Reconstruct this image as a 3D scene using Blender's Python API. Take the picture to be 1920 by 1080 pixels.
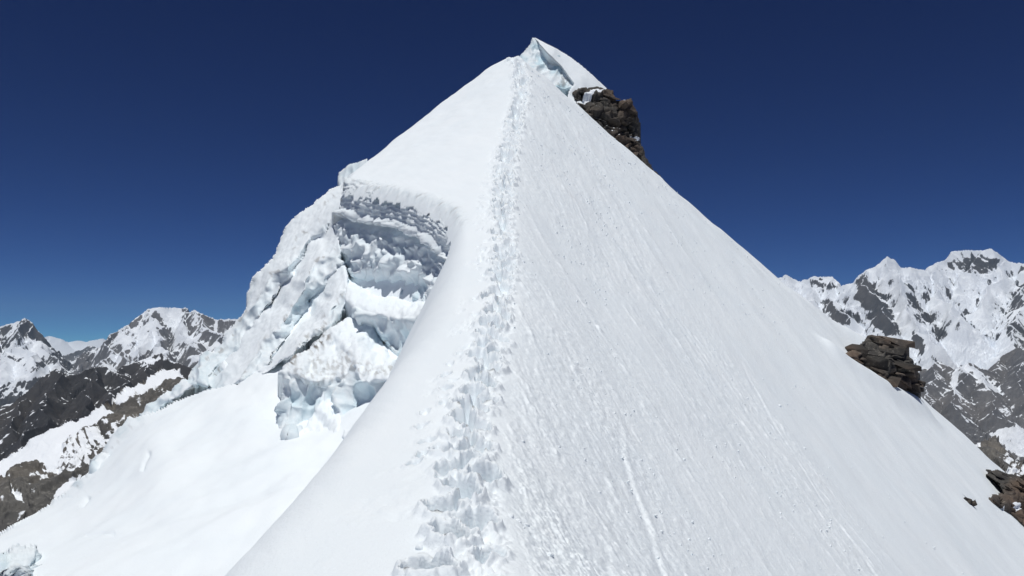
import bpy, bmesh, math, time
import numpy as np
from mathutils import Vector

T0 = time.time()
SC = bpy.context.scene
COL = SC.collection
for _o in list(bpy.data.objects):
    bpy.data.objects.remove(_o)

# ------------------------------------------------------------------ camera
FPX = 1567.0                      # focal length in pixels of a 1920 px wide frame
PITCH = math.radians(3.65)
cam = bpy.data.cameras.new('camera')
cam.sensor_width = 36.0
cam.lens = 36.0 * FPX / 1920.0
cam.clip_start = 0.05
cam.clip_end = 200000.0
camo = bpy.data.objects.new('camera', cam)
COL.objects.link(camo)
camo.location = (0, 0, 0)
camo.rotation_euler = (math.radians(90) + PITCH, 0, 0)
SC.camera = camo

# ------------------------------------------------------------------ sky, sun, exposure
SUN_EL = math.radians(77.5)
SUN_AZ = math.radians(-157)        # from +Y towards +X
SUN_DIR = Vector((math.cos(SUN_EL) * math.sin(SUN_AZ), math.cos(SUN_EL) * math.cos(SUN_AZ), math.sin(SUN_EL)))
w = bpy.data.worlds.new('World')
SC.world = w
w.use_nodes = True
nt = w.node_tree
nt.nodes.clear()
out = nt.nodes.new('ShaderNodeOutputWorld')
bg = nt.nodes.new('ShaderNodeBackground')
sky = nt.nodes.new('ShaderNodeTexSky')
sky.sky_type = 'NISHITA'
sky.sun_disc = False
sky.sun_elevation = SUN_EL
sky.sun_rotation = SUN_AZ
sky.altitude = 6000
sky.air_density = 0.4
sky.dust_density = 0.5
sky.ozone_density = 10.0
bg.inputs['Strength'].default_value = 0.10
# the thin air of high altitude: the whole sky is deepened evenly
sep = nt.nodes.new('ShaderNodeSeparateColor')
com = nt.nodes.new('ShaderNodeCombineColor')
nt.links.new(sky.outputs[0], sep.inputs[0])
for i, (pw, tint) in enumerate(((1.7, 0.36), (1.62, 0.45), (1.22, 0.58))):
    p = nt.nodes.new('ShaderNodeMath'); p.operation = 'POWER'; p.inputs[1].default_value = pw
    q = nt.nodes.new('ShaderNodeMath'); q.operation = 'MULTIPLY'; q.inputs[1].default_value = tint
    nt.links.new(sep.outputs[i], p.inputs[0]); nt.links.new(p.outputs[0], q.inputs[0]); nt.links.new(q.outputs[0], com.inputs[i])
nt.links.new(com.outputs[0], bg.inputs['Color'])
nt.links.new(bg.outputs[0], out.inputs['Surface'])

sl = bpy.data.lights.new('sun', 'SUN')
sl.energy = 3.25
sl.angle = math.radians(0.55)
sl.color = (1.0, 0.995, 0.965)
so = bpy.data.objects.new('sun', sl)
COL.objects.link(so)
so.rotation_euler = (-SUN_DIR).to_track_quat('-Z', 'Y').to_euler()
so.location = (0, 0, 60)

SC.view_settings.view_transform = 'Standard'
SC.view_settings.look = 'None'
SC.view_settings.exposure = 0.0
SC.view_settings.gamma = 1.0
SC.view_settings.use_curve_mapping = False
SC.cycles.max_bounces = 12
SC.cycles.diffuse_bounces = 9

# ------------------------------------------------------------------ maths helpers
CA, SA = math.cos(PITCH), math.sin(PITCH)


def ray(px, py):
    """direction through a pixel of the photograph, scaled to y = 1"""
    cx = (np.asarray(px, float) - 960) / FPX
    cy = (540 - np.asarray(py, float)) / FPX
    y = CA - cy * SA
    return cx / y, (SA + cy * CA) / y


def at(px, py, Y):
    mx, mz = ray(px, py)
    return np.stack([mx * Y, np.ones_like(mx) * Y, mz * Y], -1)


def proj(P):
    yc = P[..., 1] * CA + P[..., 2] * SA
    zc = -P[..., 1] * SA + P[..., 2] * CA
    return 960 + FPX * P[..., 0] / yc, 540 - FPX * zc / yc


def sstep(a, b, x):
    t = np.clip((x - a) / (b - a), 0, 1)
    return t * t * (3 - 2 * t)


def _hash(ix, iy, iz, seed):
    h = (ix.astype(np.int64) * 374761393 + iy.astype(np.int64) * 668265263 + iz.astype(np.int64) * 2147483647 + seed * 974634777) & 0xFFFFFFFF
    h = ((h ^ (h >> 13)) * 1274126177) & 0xFFFFFFFF
    h = ((h ^ (h >> 16)) * 2246822519) & 0xFFFFFFFF
    return (h ^ (h >> 15)) & 0xFFFFFFFF


def _u01(h):
    return (h & 0xFFFFFF).astype(np.float64) / 0xFFFFFF


def perlin3(x, y, z, seed=0):
    x = np.asarray(x, float); y = np.asarray(y, float); z = np.asarray(z, float)
    xi, yi, zi = np.floor(x), np.floor(y), np.floor(z)
    fx, fy, fz = x - xi, y - yi, z - zi
    xi = xi.astype(np.int64); yi = yi.astype(np.int64); zi = zi.astype(np.int64)
    u = fx * fx * fx * (fx * (fx * 6 - 15) + 10)
    v = fy * fy * fy * (fy * (fy * 6 - 15) + 10)
    s = fz * fz * fz * (fz * (fz * 6 - 15) + 10)
    res = 0
    for dz in (0, 1):
        wz = s if dz else 1 - s
        for dy in (0, 1):
            wy = v if dy else 1 - v
            for dx in (0, 1):
                wx = u if dx else 1 - u
                h = _hash(xi + dx, yi + dy, zi + dz, seed)
                gx = ((h & 1023) / 511.5 - 1)
                gy = (((h >> 10) & 1023) / 511.5 - 1)
                gz = (((h >> 20) & 1023) / 511.5 - 1)
                res = res + wx * wy * wz * (gx * (fx - dx) + gy * (fy - dy) + gz * (fz - dz))
    return res * 1.25


def perlin2(x, y, seed=0):
    x = np.asarray(x, float); y = np.asarray(y, float)
    xi, yi = np.floor(x), np.floor(y)
    fx, fy = x - xi, y - yi
    xi = xi.astype(np.int64); yi = yi.astype(np.int64)
    zz = np.zeros_like(xi)
    u = fx * fx * fx * (fx * (fx * 6 - 15) + 10)
    v = fy * fy * fy * (fy * (fy * 6 - 15) + 10)
    res = 0
    for dy in (0, 1):
        wy = v if dy else 1 - v
        for dx in (0, 1):
            wx = u if dx else 1 - u
            a = _u01(_hash(xi + dx, yi + dy, zz, seed)) * 2 * math.pi
            res = res + wx * wy * (np.cos(a) * (fx - dx) + np.sin(a) * (fy - dy))
    return res * 1.5


def fbm2(x, y, octv=4, seed=0, gain=0.5, lac=2.03):
    a, s, t = 1.0, 0, 0
    for o in range(octv):
        s = s + a * perlin2(x, y, seed + o * 17); t += a
        x = x * lac + 13.7; y = y * lac - 7.1; a *= gain
    return s / t


def ridged2(x, y, octv=4, seed=0, gain=0.5, lac=2.1):
    a, s, t = 1.0, 0, 0
    for o in range(octv):
        s = s + a * (1 - 2 * np.abs(perlin2(x, y, seed + o * 17))); t += a
        x = x * lac + 5.3; y = y * lac + 9.9; a *= gain
    return s / t


def fbm3(x, y, z, octv=3, seed=0, gain=0.5, lac=2.03):
    a, s, t = 1.0, 0, 0
    for o in range(octv):
        s = s + a * perlin3(x, y, z, seed + o * 17); t += a
        x = x * lac + 13.7; y = y * lac - 7.1; z = z * lac + 3.3; a *= gain
    return s / t


def worley2(x, y, seed=0, jit=0.9):
    x = np.asarray(x, float); y = np.asarray(y, float)
    xi = np.floor(x).astype(np.int64); yi = np.floor(y).astype(np.int64)
    f1 = np.full(x.shape, 9.0); f2 = np.full(x.shape, 9.0); cid = np.zeros(x.shape)
    for dy in (-1, 0, 1):
        for dx in (-1, 0, 1):
            h = _hash(xi + dx, yi + dy, np.zeros_like(xi), seed)
            h2 = _hash(xi + dx, yi + dy, np.ones_like(xi), seed)
            px = xi + dx + 0.5 + jit * (_u01(h) - 0.5)
            py = yi + dy + 0.5 + jit * (_u01(h2) - 0.5)
            d = np.hypot(px - x, py - y)
            new = d < f1
            f2 = np.where(new, f1, np.minimum(f2, d))
            cid = np.where(new, _u01(h ^ h2), cid)
            f1 = np.where(new, d, f1)
    return f1, f2, cid


def worley3(x, y, z, seed=0, jit=0.9):
    xi = np.floor(x).astype(np.int64); yi = np.floor(y).astype(np.int64); zi = np.floor(z).astype(np.int64)
    f1 = np.full(x.shape, 9.0); f2 = np.full(x.shape, 9.0); cid = np.zeros(x.shape)
    for dz in (-1, 0, 1):
        for dy in (-1, 0, 1):
            for dx in (-1, 0, 1):
                h = _hash(xi + dx, yi + dy, zi + dz, seed)
                px = xi + dx + 0.5 + jit * ((h & 1023) / 1023 - 0.5)
                py = yi + dy + 0.5 + jit * (((h >> 10) & 1023) / 1023 - 0.5)
                pz = zi + dz + 0.5 + jit * (((h >> 20) & 1023) / 1023 - 0.5)
                d = np.sqrt((px - x) ** 2 + (py - y) ** 2 + (pz - z) ** 2)
                new = d < f1
                f2 = np.where(new, f1, np.minimum(f2, d))
                cid = np.where(new, _u01(_hash(h, h, h, 5)), cid)
                f1 = np.where(new, d, f1)
    return f1, f2, cid


def curve1(xs, ys):
    """smooth interpolation (monotone cubic) through points"""
    xs = np.asarray(xs, float); ys = np.asarray(ys, float)
    h = np.diff(xs); d = np.diff(ys) / h
    m = np.zeros_like(xs)
    m[1:-1] = (d[:-1] * h[1:] + d[1:] * h[:-1]) / (h[1:] + h[:-1])
    m[0], m[-1] = d[0], d[-1]

    def f(x):
        x = np.asarray(x, float)
        i = np.clip(np.searchsorted(xs, x) - 1, 0, len(xs) - 2)
        t = (x - xs[i]) / h[i]
        c = t * t * t * (m[i] + m[i + 1] - 2 * d[i]) * h[i] + t * t * (3 * d[i] - 2 * m[i] - m[i + 1]) * h[i] + t * m[i] * h[i] + ys[i]
        lo = ys[0] + (x - xs[0]) * m[0]
        hi = ys[-1] + (x - xs[-1]) * m[-1]
        return np.where(x < xs[0], lo, np.where(x > xs[-1], hi, c))
    return f


def inside(poly, x, y):
    r = np.zeros(np.shape(x), bool)
    n = len(poly)
    for i in range(n):
        x1, y1 = poly[i]; x2, y2 = poly[(i + 1) % n]
        if y1 == y2:
            continue
        c = ((y1 > y) != (y2 > y)) & (x < (x2 - x1) * (y - y1) / (y2 - y1) + x1)
        r ^= c
    return r


def seg_dist(pts, x, y, closed=False):
    """distance to a polyline"""
    best = np.full(np.shape(x), 1e18)
    n = len(pts)
    for i in range(n if closed else n - 1):
        x1, y1 = pts[i]; x2, y2 = pts[(i + 1) % n]
        dx, dy = x2 - x1, y2 - y1
        t = np.clip(((x - x1) * dx + (y - y1) * dy) / max(dx * dx + dy * dy, 1e-12), 0, 1)
        best = np.minimum(best, (x - x1 - t * dx) ** 2 + (y - y1 - t * dy) ** 2)
    return np.sqrt(best)


def sdist(poly, x, y):
    """signed distance, positive inside"""
    d = seg_dist(poly, x, y, True)
    return np.where(inside(poly, x, y), d, -d)


def tps(ctrl, lam=1e-4):
    """thin plate spline through (px, py, distance): interpolates 1/distance"""
    c = np.asarray(ctrl, float)
    p = c[:, :2] / 500.0
    v = 1.0 / c[:, 2]
    n = len(p)

    def U(r2):
        return np.where(r2 > 1e-12, r2 * np.log(np.maximum(r2, 1e-12)), 0)
    K = U(((p[:, None] - p[None]) ** 2).sum(-1)) + lam * np.eye(n)
    P = np.c_[np.ones(n), p]
    A = np.zeros((n + 3, n + 3)); A[:n, :n] = K; A[:n, n:] = P; A[n:, :n] = P.T
    s = np.linalg.solve(A, np.r_[v, 0, 0, 0])

    def f(px, py):
        x = np.asarray(px, float) / 500.0; y = np.asarray(py, float) / 500.0
        r = s[n] + s[n + 1] * x + s[n + 2] * y
        for i in range(n):
            r = r + s[i] * U((x - p[i, 0]) ** 2 + (y - p[i, 1]) ** 2)
        return 1.0 / np.maximum(r, 1e-4)
    return f


def grid_normals(P):
    """normals of a grid of points, facing the camera at the origin"""
    du = np.gradient(P, axis=1); dv = np.gradient(P, axis=0)
    n = np.cross(du, dv)
    n /= np.linalg.norm(n, axis=-1, keepdims=True) + 1e-20
    flip = (n * P).sum(-1) > 0
    n[flip] *= -1
    return n


# ------------------------------------------------------------------ object helpers
def tag(o, label=None, cat=None, group=None, kind=None):
    if label: o['label'] = label
    if cat: o['category'] = cat
    if group: o['group'] = group
    if kind: o['kind'] = kind
    return o


def empty(name, loc=(0, 0, 0)):
    o = bpy.data.objects.new(name, None)
    o.location = loc
    COL.objects.link(o)
    return o


def make_mesh(name, V, F, mat, attrs=None, smooth=True, normals=None):
    V = np.ascontiguousarray(V, np.float32); F = np.ascontiguousarray(F, np.int32)
    me = bpy.data.meshes.new(name)
    k = F.shape[1]
    me.vertices.add(len(V)); me.vertices.foreach_set('co', V.ravel())
    me.loops.add(F.size); me.loops.foreach_set('vertex_index', F.ravel())
    me.polygons.add(len(F))
    me.polygons.foreach_set('loop_start', np.arange(0, F.size, k, dtype=np.int32))
    me.polygons.foreach_set('loop_total', np.full(len(F), k, np.int32))
    me.polygons.foreach_set('use_smooth', np.full(len(F), smooth, bool))
    me.update(calc_edges=True)
    for an, av in (attrs or {}).items():
        a = me.attributes.new(an, 'FLOAT', 'POINT')
        a.data.foreach_set('value', np.ascontiguousarray(av, np.float32))
    if normals is not None:
        me.normals_split_custom_set_from_vertices(np.ascontiguousarray(normals, np.float32))
    me.materials.append(mat)
    return me


def add_obj(name, me, parent=None, loc=None):
    o = bpy.data.objects.new(name, me)
    COL.objects.link(o)
    if parent: o.parent = parent
    if loc is not None: o.location = loc
    return o


def compact(V, F, attrs, normals=None):
    used, inv = np.unique(F.ravel(), return_inverse=True)
    return V[used], inv.reshape(F.shape), {k: a[used] for k, a in (attrs or {}).items()}, (None if normals is None else normals[used])


def skirt(V, F, attrs, steps):
    """continue the open border of a face sheet backwards, so that the piece has thickness"""
    e = np.concatenate([F[:, [i, (i + 1) % 4]] for i in range(4)])
    key = np.sort(e, 1)
    _, idx, cnt = np.unique(key[:, 0].astype(np.int64) * (len(V) + 1) + key[:, 1], return_index=True, return_counts=True)
    be = e[idx[cnt == 1]]
    bv = np.unique(be)
    remap = np.full(len(V), -1); n0 = len(V)
    Vs, Fs, prev = [V], [F], {}
    As = {k: [a] for k, a in attrs.items()}
    cur = be.copy()
    base = n0
    for st in steps:
        remap[:] = -1
        remap[bv] = np.arange(base, base + len(bv))
        hd = V[bv] * (1, 1, 0); hd = hd / np.linalg.norm(hd, axis=1, keepdims=True)
        Vs.append(V[bv] + hd * st[1] + np.array([0, 0, st[2]]))
        for k in attrs: As[k].append(attrs[k][bv])
        new = remap[be]
        Fs.append(np.stack([cur[:, 1], cur[:, 0], new[:, 0], new[:, 1]], 1))
        cur = new
        base += len(bv)
    return np.concatenate(Vs), np.concatenate(Fs), {k: np.concatenate(a) for k, a in As.items()}


# ------------------------------------------------------------------ materials
def newmat(name):
    m = bpy.data.materials.new(name)
    m.use_nodes = True
    t = m.node_tree
    return m, t, t.nodes['Principled BSDF']


def N(t, typ, **kw):
    n = t.nodes.new(typ)
    for k, v in kw.items():
        if k in n.inputs: n.inputs[k].default_value = v
        else: setattr(n, k, v)
    return n


def mixc(t, fac, a, b):
    n = t.nodes.new('ShaderNodeMix'); n.data_type = 'RGBA'
    for sock, val in ((n.inputs[0], fac), (n.inputs[6], a), (n.inputs[7], b)):
        if isinstance(val, bpy.types.NodeSocket): t.links.new(val, sock)
        else: sock.default_value = val if not isinstance(val, tuple) else (*val, 1)
    return n.outputs[2]


def ramp(t, fac, p0, p1, c0=(0, 0, 0), c1=(1, 1, 1)):
    r = t.nodes.new('ShaderNodeValToRGB')
    r.color_ramp.elements[0].position = p0; r.color_ramp.elements[0].color = (*c0, 1)
    r.color_ramp.elements[1].position = p1; r.color_ramp.elements[1].color = (*c1, 1)
    t.links.new(fac, r.inputs[0])
    return r.outputs[0]


def attr(t, name):
    a = t.nodes.new('ShaderNodeAttribute'); a.attribute_name = name
    return a.outputs['Fac']


def math2(t, op, a, b):
    n = t.nodes.new('ShaderNodeMath'); n.operation = op; n.use_clamp = False
    for s, v in ((n.inputs[0], a), (n.inputs[1], b)):
        if isinstance(v, bpy.types.NodeSocket): t.links.new(v, s)
        else: s.default_value = v
    return n.outputs[0]


def snow_material():
    m, t, b = newmat('snow_and_ice')
    geo = N(t, 'ShaderNodeNewGeometry')
    big = N(t, 'ShaderNodeTexNoise', Scale=0.35, Detail=4.0, Roughness=0.6)
    fine = N(t, 'ShaderNodeTexNoise', Scale=26.0, Detail=5.0, Roughness=0.65)
    mid = N(t, 'ShaderNodeTexNoise', Scale=3.2, Detail=5.0, Roughness=0.6)
    for n in (big, fine, mid): t.links.new(geo.outputs['Position'], n.inputs['Vector'])
    snow = mixc(t, ramp(t, big.outputs[0], 0.35, 0.7), (0.845, 0.895, 0.928), (0.875, 0.915, 0.94))
    icec = mixc(t, ramp(t, mid.outputs[0], 0.38, 0.62), (0.70, 0.775, 0.815), (0.83, 0.87, 0.89))
    icec = mixc(t, attr(t, 'blue'), icec, (0.52, 0.69, 0.765))
    col = mixc(t, attr(t, 'ice'), snow, icec)
    col = mixc(t, math2(t, 'MULTIPLY', attr(t, 'dirt'), 1.0), col, (0.20, 0.175, 0.15))
    t.links.new(col, b.inputs['Base Color'])
    ro = N(t, 'ShaderNodeMapRange'); ro.inputs['To Min'].default_value = 0.75; ro.inputs['To Max'].default_value = 0.38
    t.links.new(attr(t, 'ice'), ro.inputs['Value']); t.links.new(ro.outputs[0], b.inputs['Roughness'])
    b.inputs['IOR'].default_value = 1.31
    b.inputs['Specular IOR Level'].default_value = 0.3
    bp = N(t, 'ShaderNodeBump', Strength=0.75, Distance=0.016)
    t.links.new(fine.outputs[0], bp.inputs['Height'])
    t.links.new(bp.outputs[0], b.inputs['Normal'])
    return m


def rock_material(name, c0, c1, c2, scale, bump=0.06, warm=(0.20, 0.115, 0.065), warm_amt=0.35):
    m, t, b = newmat(name)
    tc = N(t, 'ShaderNodeNewGeometry')
    n1 = N(t, 'ShaderNodeTexNoise', Scale=0.5 * scale, Detail=6.0, Roughness=0.6)
    n2 = N(t, 'ShaderNodeTexNoise', Scale=4.0 * scale, Detail=8.0, Roughness=0.7)
    n3 = N(t, 'ShaderNodeTexNoise', Scale=0.25 * scale, Detail=3.0)
    for n in (n1, n2, n3): t.links.new(tc.outputs['Position'], n.inputs['Vector'])
    oi = N(t, 'ShaderNodeObjectInfo')
    col = mixc(t, ramp(t, n1.outputs[0], 0.35, 0.68), c0, c1)
    col = mixc(t, ramp(t, n2.outputs[0], 0.54, 0.74), col, c2)
    wf = math2(t, 'MULTIPLY', ramp(t, n3.outputs[0], 0.45, 0.62), warm_amt)
    col = mixc(t, wf, col, warm)
    vv = N(t, 'ShaderNodeHueSaturation')
    mr = N(t, 'ShaderNodeMapRange'); mr.inputs['To Min'].default_value = 0.65; mr.inputs['To Max'].default_value = 1.35
    t.links.new(oi.outputs['Random'], mr.inputs['Value']); t.links.new(mr.outputs[0], vv.inputs['Value'])
    t.links.new(col, vv.inputs['Color'])
    sn = attr(t, 'snow')
    sn2 = math2(t, 'ADD', sn, math2(t, 'MULTIPLY', math2(t, 'SUBTRACT', n2.outputs[0], 0.5), 0.9))
    fac = ramp(t, sn2, 0.46, 0.56)
    fin = mixc(t, fac, vv.outputs[0], (0.86, 0.89, 0.93))
    t.links.new(fin, b.inputs['Base Color'])
    b.inputs['Roughness'].default_value = 0.85
    b.inputs['Specular IOR Level'].default_value = 0.25
    bp = N(t, 'ShaderNodeBump', Strength=0.7, Distance=bump)
    t.links.new(n2.outputs[0], bp.inputs['Height']); t.links.new(bp.outputs[0], b.inputs['Normal'])
    return m


M_SNOW = snow_material()
M_SLATE = rock_material('slate_rock', (0.040, 0.038, 0.036), (0.080, 0.074, 0.066), (0.21, 0.19, 0.165), 1.0, 0.06, (0.17, 0.10, 0.06), 0.35)
M_GREY = rock_material('grey_rock', (0.065, 0.064, 0.063), (0.125, 0.12, 0.112), (0.26, 0.25, 0.23), 0.25, 0.25, (0.22, 0.18, 0.14), 0.18)
M_FAR = rock_material('far_rock', (0.10, 0.098, 0.10), (0.15, 0.145, 0.145), (0.20, 0.195, 0.19), 0.004, 14.0, (0.17, 0.15, 0.135), 0.35)
M_DARK = rock_material('dark_far_rock', (0.040, 0.039, 0.041), (0.068, 0.066, 0.067), (0.105, 0.10, 0.098), 0.006, 8.0, (0.10, 0.085, 0.075), 0.25)

# ------------------------------------------------------------------ the snow ridge
CREST = [(915, 1180, 4.4), (905, 1080, 5.6), (880, 900, 8.0), (890, 800, 10.2), (915, 680, 13.5), (932, 600, 16.3),
         (945, 500, 21.0), (943, 400, 27.0), (952, 300, 34.5), (972, 200, 45.0), (980, 150, 52.0), (968, 107, 60.0)]
_c = np.array([at(a, b, c) for a, b, c in CREST])
crest_z = curve1(_c[:, 1], _c[:, 2])
crest_x = curve1(_c[:, 1], _c[:, 0])
# left rim of the ridge in plan: (x, Y); snow lies to the right of it
RIM = [(-2.6, 1.0), (-2.6, 5.0), (-2.62, 7.0), (-2.6, 10.0), (-2.52, 13.0), (-2.1, 18.0), (-1.75, 22.0), (-1.68, 25.0), (-1.73, 26.4),
       (-1.80, 27.2), (-2.11, 28.8), (-2.97, 31.0), (-4.28, 33.5), (-6.14, 37.0), (-7.72, 39.6), (-8.6, 42.5), (-9.2, 46.0), (-9.1, 49.0),
       (-8.3, 53.0), (-6.6, 57.0), (-4.3, 59.6), (-2.2, 61.0), (-0.6, 61.6), (1.0, 61.6), (4.0, 60.5), (9.0, 59.5), (14, 59.0), (20, 60.2), (26, 61.0),
       (30, 59.5), (36, 58), (44, 57), (60, 57), (90, 1.0)]
LSLOPE = curve1([3, 7, 13, 18, 25, 31, 34, 40, 50, 60, 80], [.18, .22, .34, .38, .33, .31, .32, .37, .50, .60, .6])


def ridge_base(x, Y):
    d = x - crest_x(Y)
    r = 0.45
    right = 0.865 * (np.sqrt(np.maximum(d, 0) ** 2 + r * r) - r)
    left = LSLOPE(Y) * (np.sqrt(np.maximum(-d, 0) ** 2 + 0.3) - 0.3 ** 0.5)
    z = crest_z(np.minimum(Y, 64)) - right - left
    sd = -sdist(RIM, x, Y)
    rad = np.interp(Y, [18, 26, 42, 52], [0.9, 0.28, 0.28, 1.1])
    kx = sstep(-2.0, 2.0, x) * sstep(24, 40, Y)
    rad = rad * (1 - kx) + 1.5 * kx
    t = np.maximum(0, sd + rad)
    z = z - 1.7 * np.where(t < 2 * rad, t * t / (4 * rad), t - rad)
    # snow shoulder that carries the right hand rocks
    z = z + 1.5 * np.exp(-((x - 27.0) / 4.2) ** 2 - ((Y - 61.5) / 1.6) ** 2)
    return z, d, sd


def build_ridge():
    rng = np.random.default_rng(3)
    ncol = 1010
    m = np.concatenate([np.linspace(-0.70, 0.665, ncol), np.linspace(0.67, 0.95, 60)])
    # ring spacing: even steps of the picture height along the crest
    Yt = np.linspace(3.2, 61.8, 4000)
    e = crest_z(Yt) / Yt
    e = e + 0.0015 * np.arange(len(Yt)) / 20
    s = np.cumsum(np.r_[0, np.abs(np.diff(e))])
    rows = np.interp(np.linspace(0, s[-1], 840), s, Yt)
    rows = np.r_[rows, np.linspace(62, 72, 26)]
    X = m[None, :] * rows[:, None]
    Y = np.repeat(rows[:, None], len(m), 1)
    Z, D, SD = ridge_base(X, Y)
    ins = SD < 0.5

    lap = seg_dist([(18.6, 48.2), (20.2, 48.6), (21.4, 49.2), (23.6, 50.8), (26.2, 53.6)], X, Y)
    Z += .55 * np.exp(-(lap / .75) ** 2)
    # broad undulation
    Z += 0.10 * fbm2(X * 0.35, Y * 0.22, 3, 5) * sstep(0.3, 2.0, np.abs(D)) * (0.6 + 0.02 * Y)
    # wind sculpted lines along the left dome
    lf = sstep(0.6, 1.6, -D)
    Z += lf * (0.03 * fbm2(X * 1.2 + Y * 0.5, Y * 0.25, 3, 8) + .012 * fbm2(X * 3.2 + Y * 1.1, Y * .9, 4, 9))

    # ---- runnels and crust on the right face
    rf = sstep(0.1, 0.55, D)
    warp = 0.35 * perlin2(X * 0.3, Y * 0.12, 21)
    dd = D + 0.24 * Y + warp
    env = sstep(0.1, 0.6, D) * (1 - sstep(7.5, 13.0, D + 2.0 * perlin2(X * 0.2, Y * 0.1, 23)))
    env = (0.22 + 0.78 * env) * (.50 + .50 * sstep(-.25, .2, fbm2(X * .16 + Y * .05, Y * .07, 3, 25)))
    sc = 0.6 + Y / 45.0                                   # broken crust grows coarser upwards
    run = ridged2(dd * 1.1, Y * 0.05, 3, 31)
    bead = fbm2(dd * 6.5 / sc, Y * 3.6 / sc, 4, 41, .6)
    blocks = np.maximum(0, fbm2(dd * 5.0 / sc, Y * 2.2 / sc, 3, 51) - 0.12)
    line = sstep(0.25, 0.75, run)
    Z += rf * (0.03 * run * env + env * (0.026 * bead + 0.085 * blocks * (0.25 + 0.75 * line)))
    rough_patch = sstep(-0.05, 0.35, fbm2(dd * 0.35, Y * 0.10, 3, 61))
    Z += rf * env * (.3 + rough_patch) * 0.026 * fbm2(dd * 14 / sc, Y * 10.0 / sc, 3, 71, .6)
    Z += rf * env * .016 * fbm2(X * 8.5 / sc, Y * 8.5 / sc, 3, 75, .6)
    # runnels left by rolling snow, each a thin beaded line
    rr_ = np.random.default_rng(5)
    beads = .35 + 1.6 * np.maximum(0, perlin2(Y * 3.0, D * 3.0, 85))
    R1 = rows[:, None]
    for k_ in range(34):
        gd = .1 + 10 * rr_.random() ** 1.4; yt = rr_.uniform(26, 58); yb = yt - rr_.uniform(10, 34)
        wd = rr_.uniform(.035, .075); am = rr_.uniform(.01, .045) * rr_.random() ** .5
        gx = D - gd - .10 * perlin2(R1 * .35, R1 * 0 + k_, 83) - rr_.uniform(.14, .34) * (yt - R1)
        al = sstep(yb, yb + 4, R1) * (1 - sstep(yt - 4, yt, R1))
        Z += rf * al * am * np.exp(-(gx / (wd * (.6 + R1 / 35))) ** 2) * beads
    Z += rf * .12 * perlin2(X * .5, Y * .5, 87) * sstep(50, 57, Y)
    # narrow sliding grooves
    for gd, y0, y1, wd, dp in ((8.9, 18, 34, .06, .018), (1.75, 5, 8.5, .05, .035), (1.25, 5, 9.5, .06, .03), (2.6, 5, 9, .05, .010), (2.1, 8, 16, .05, .02)):
        gx = D - gd - 0.12 * perlin2(Y * 0.4, Y * 0 + gd, 81) - 0.02 * (Y - y0)
        a = sstep(y0, y0 + 2, Y) * (1 - sstep(y1 - 3, y1, Y))
        Z += a * (-dp * np.exp(-(gx / wd) ** 2) + 0.7 * dp * np.exp(-((gx - 1.9 * wd) / wd) ** 2))

    # ---- the boot track
    off = np.interp(Y, [3, 6, 8, 12, 18, 24, 30, 45, 60], [-.02, -.05, -.02, 0, .02, .05, 0, .0, .0])
    wid = np.interp(Y, [3, 6, 9, 12, 18, 26, 36, 48, 60], [.27, .27, .25, .24, .30, .38, .50, .62, .60])
    off2 = np.interp(Y, [3, 6, 8, 12, 18, 24, 30, 40, 60], [-.35, -.4, -.45, -.55, -.62, -.62, -.62, -.5, -.35])
    dt = D - off
    edge = 0.16 * fbm2(X * 2.2, Y * 1.6, 3, 91)
    band = 1 - sstep(-0.05, 0.12, np.abs(dt) - wid * 0.75 + edge)
    dens2 = sstep(-0.12, 0.15, fbm2(X * 0.6, Y * 0.45, 2, 95)) * sstep(9, 12, Y) * (1 - sstep(46, 54, Y))
    band2 = dens2 * (1 - sstep(0.02, 0.22, np.abs(D - off2) - 0.16 + edge))
    tr = np.maximum(band, 0.8 * band2)
    sc2 = 0.85 + Y / 70.0
    Z += tr * (-0.06 + 0.07 * fbm2(X * 1.9 / sc2, Y * 1.6 / sc2, 3, 101, .5) + 0.07 * np.abs(perlin2(X * 4.2 / sc2, Y * 3.4 / sc2, 111)) + 0.055 * np.abs(perlin2(X * 9.5 / sc2, Y * 7.5 / sc2, 113)) + 0.03 * fbm2(X * 20 / sc2, Y * 16 / sc2, 2, 115))
    dep = np.zeros_like(Z)
    rim = np.zeros_like(Z)
    y = 3.4
    k = 0
    prints = []
    while y < 60.5:
        side = 1 if k % 2 else -1
        o = np.interp(y, [3, 6, 8, 12, 18, 24, 30, 45, 60], [-.02, -.05, -.02, 0, .02, .05, 0, .0, .0])
        wv = np.interp(y, [3, 12, 26, 40, 60], [.13, .12, .14, .2, .22])
        prints.append((o - .05 + side * wv * rng.uniform(.5, 1.3) + rng.normal(0, .05), y, rng.uniform(.09, .16) * (1 + y / 60), rng.uniform(.13, .22) * (1 + y / 50), rng.uniform(.14, .38) * (1 + y / 36), rng.uniform(-.7, .7)))
        if rng.random() < 0.5 and y > 8 and y < 50:
            o2 = np.interp(y, [3, 6, 8, 12, 18, 24, 30, 40, 60], [-.35, -.4, -.45, -.55, -.62, -.62, -.62, -.5, -.35])
            prints.append((o2 + rng.normal(0, .1), y, rng.uniform(.06, .11), rng.uniform(.08, .14) * (1 + y / 80), rng.uniform(.06, .15), rng.uniform(-.5, .5)))
        y += rng.uniform(.22, .40) * (1 + y / 120)
        k += 1
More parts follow.
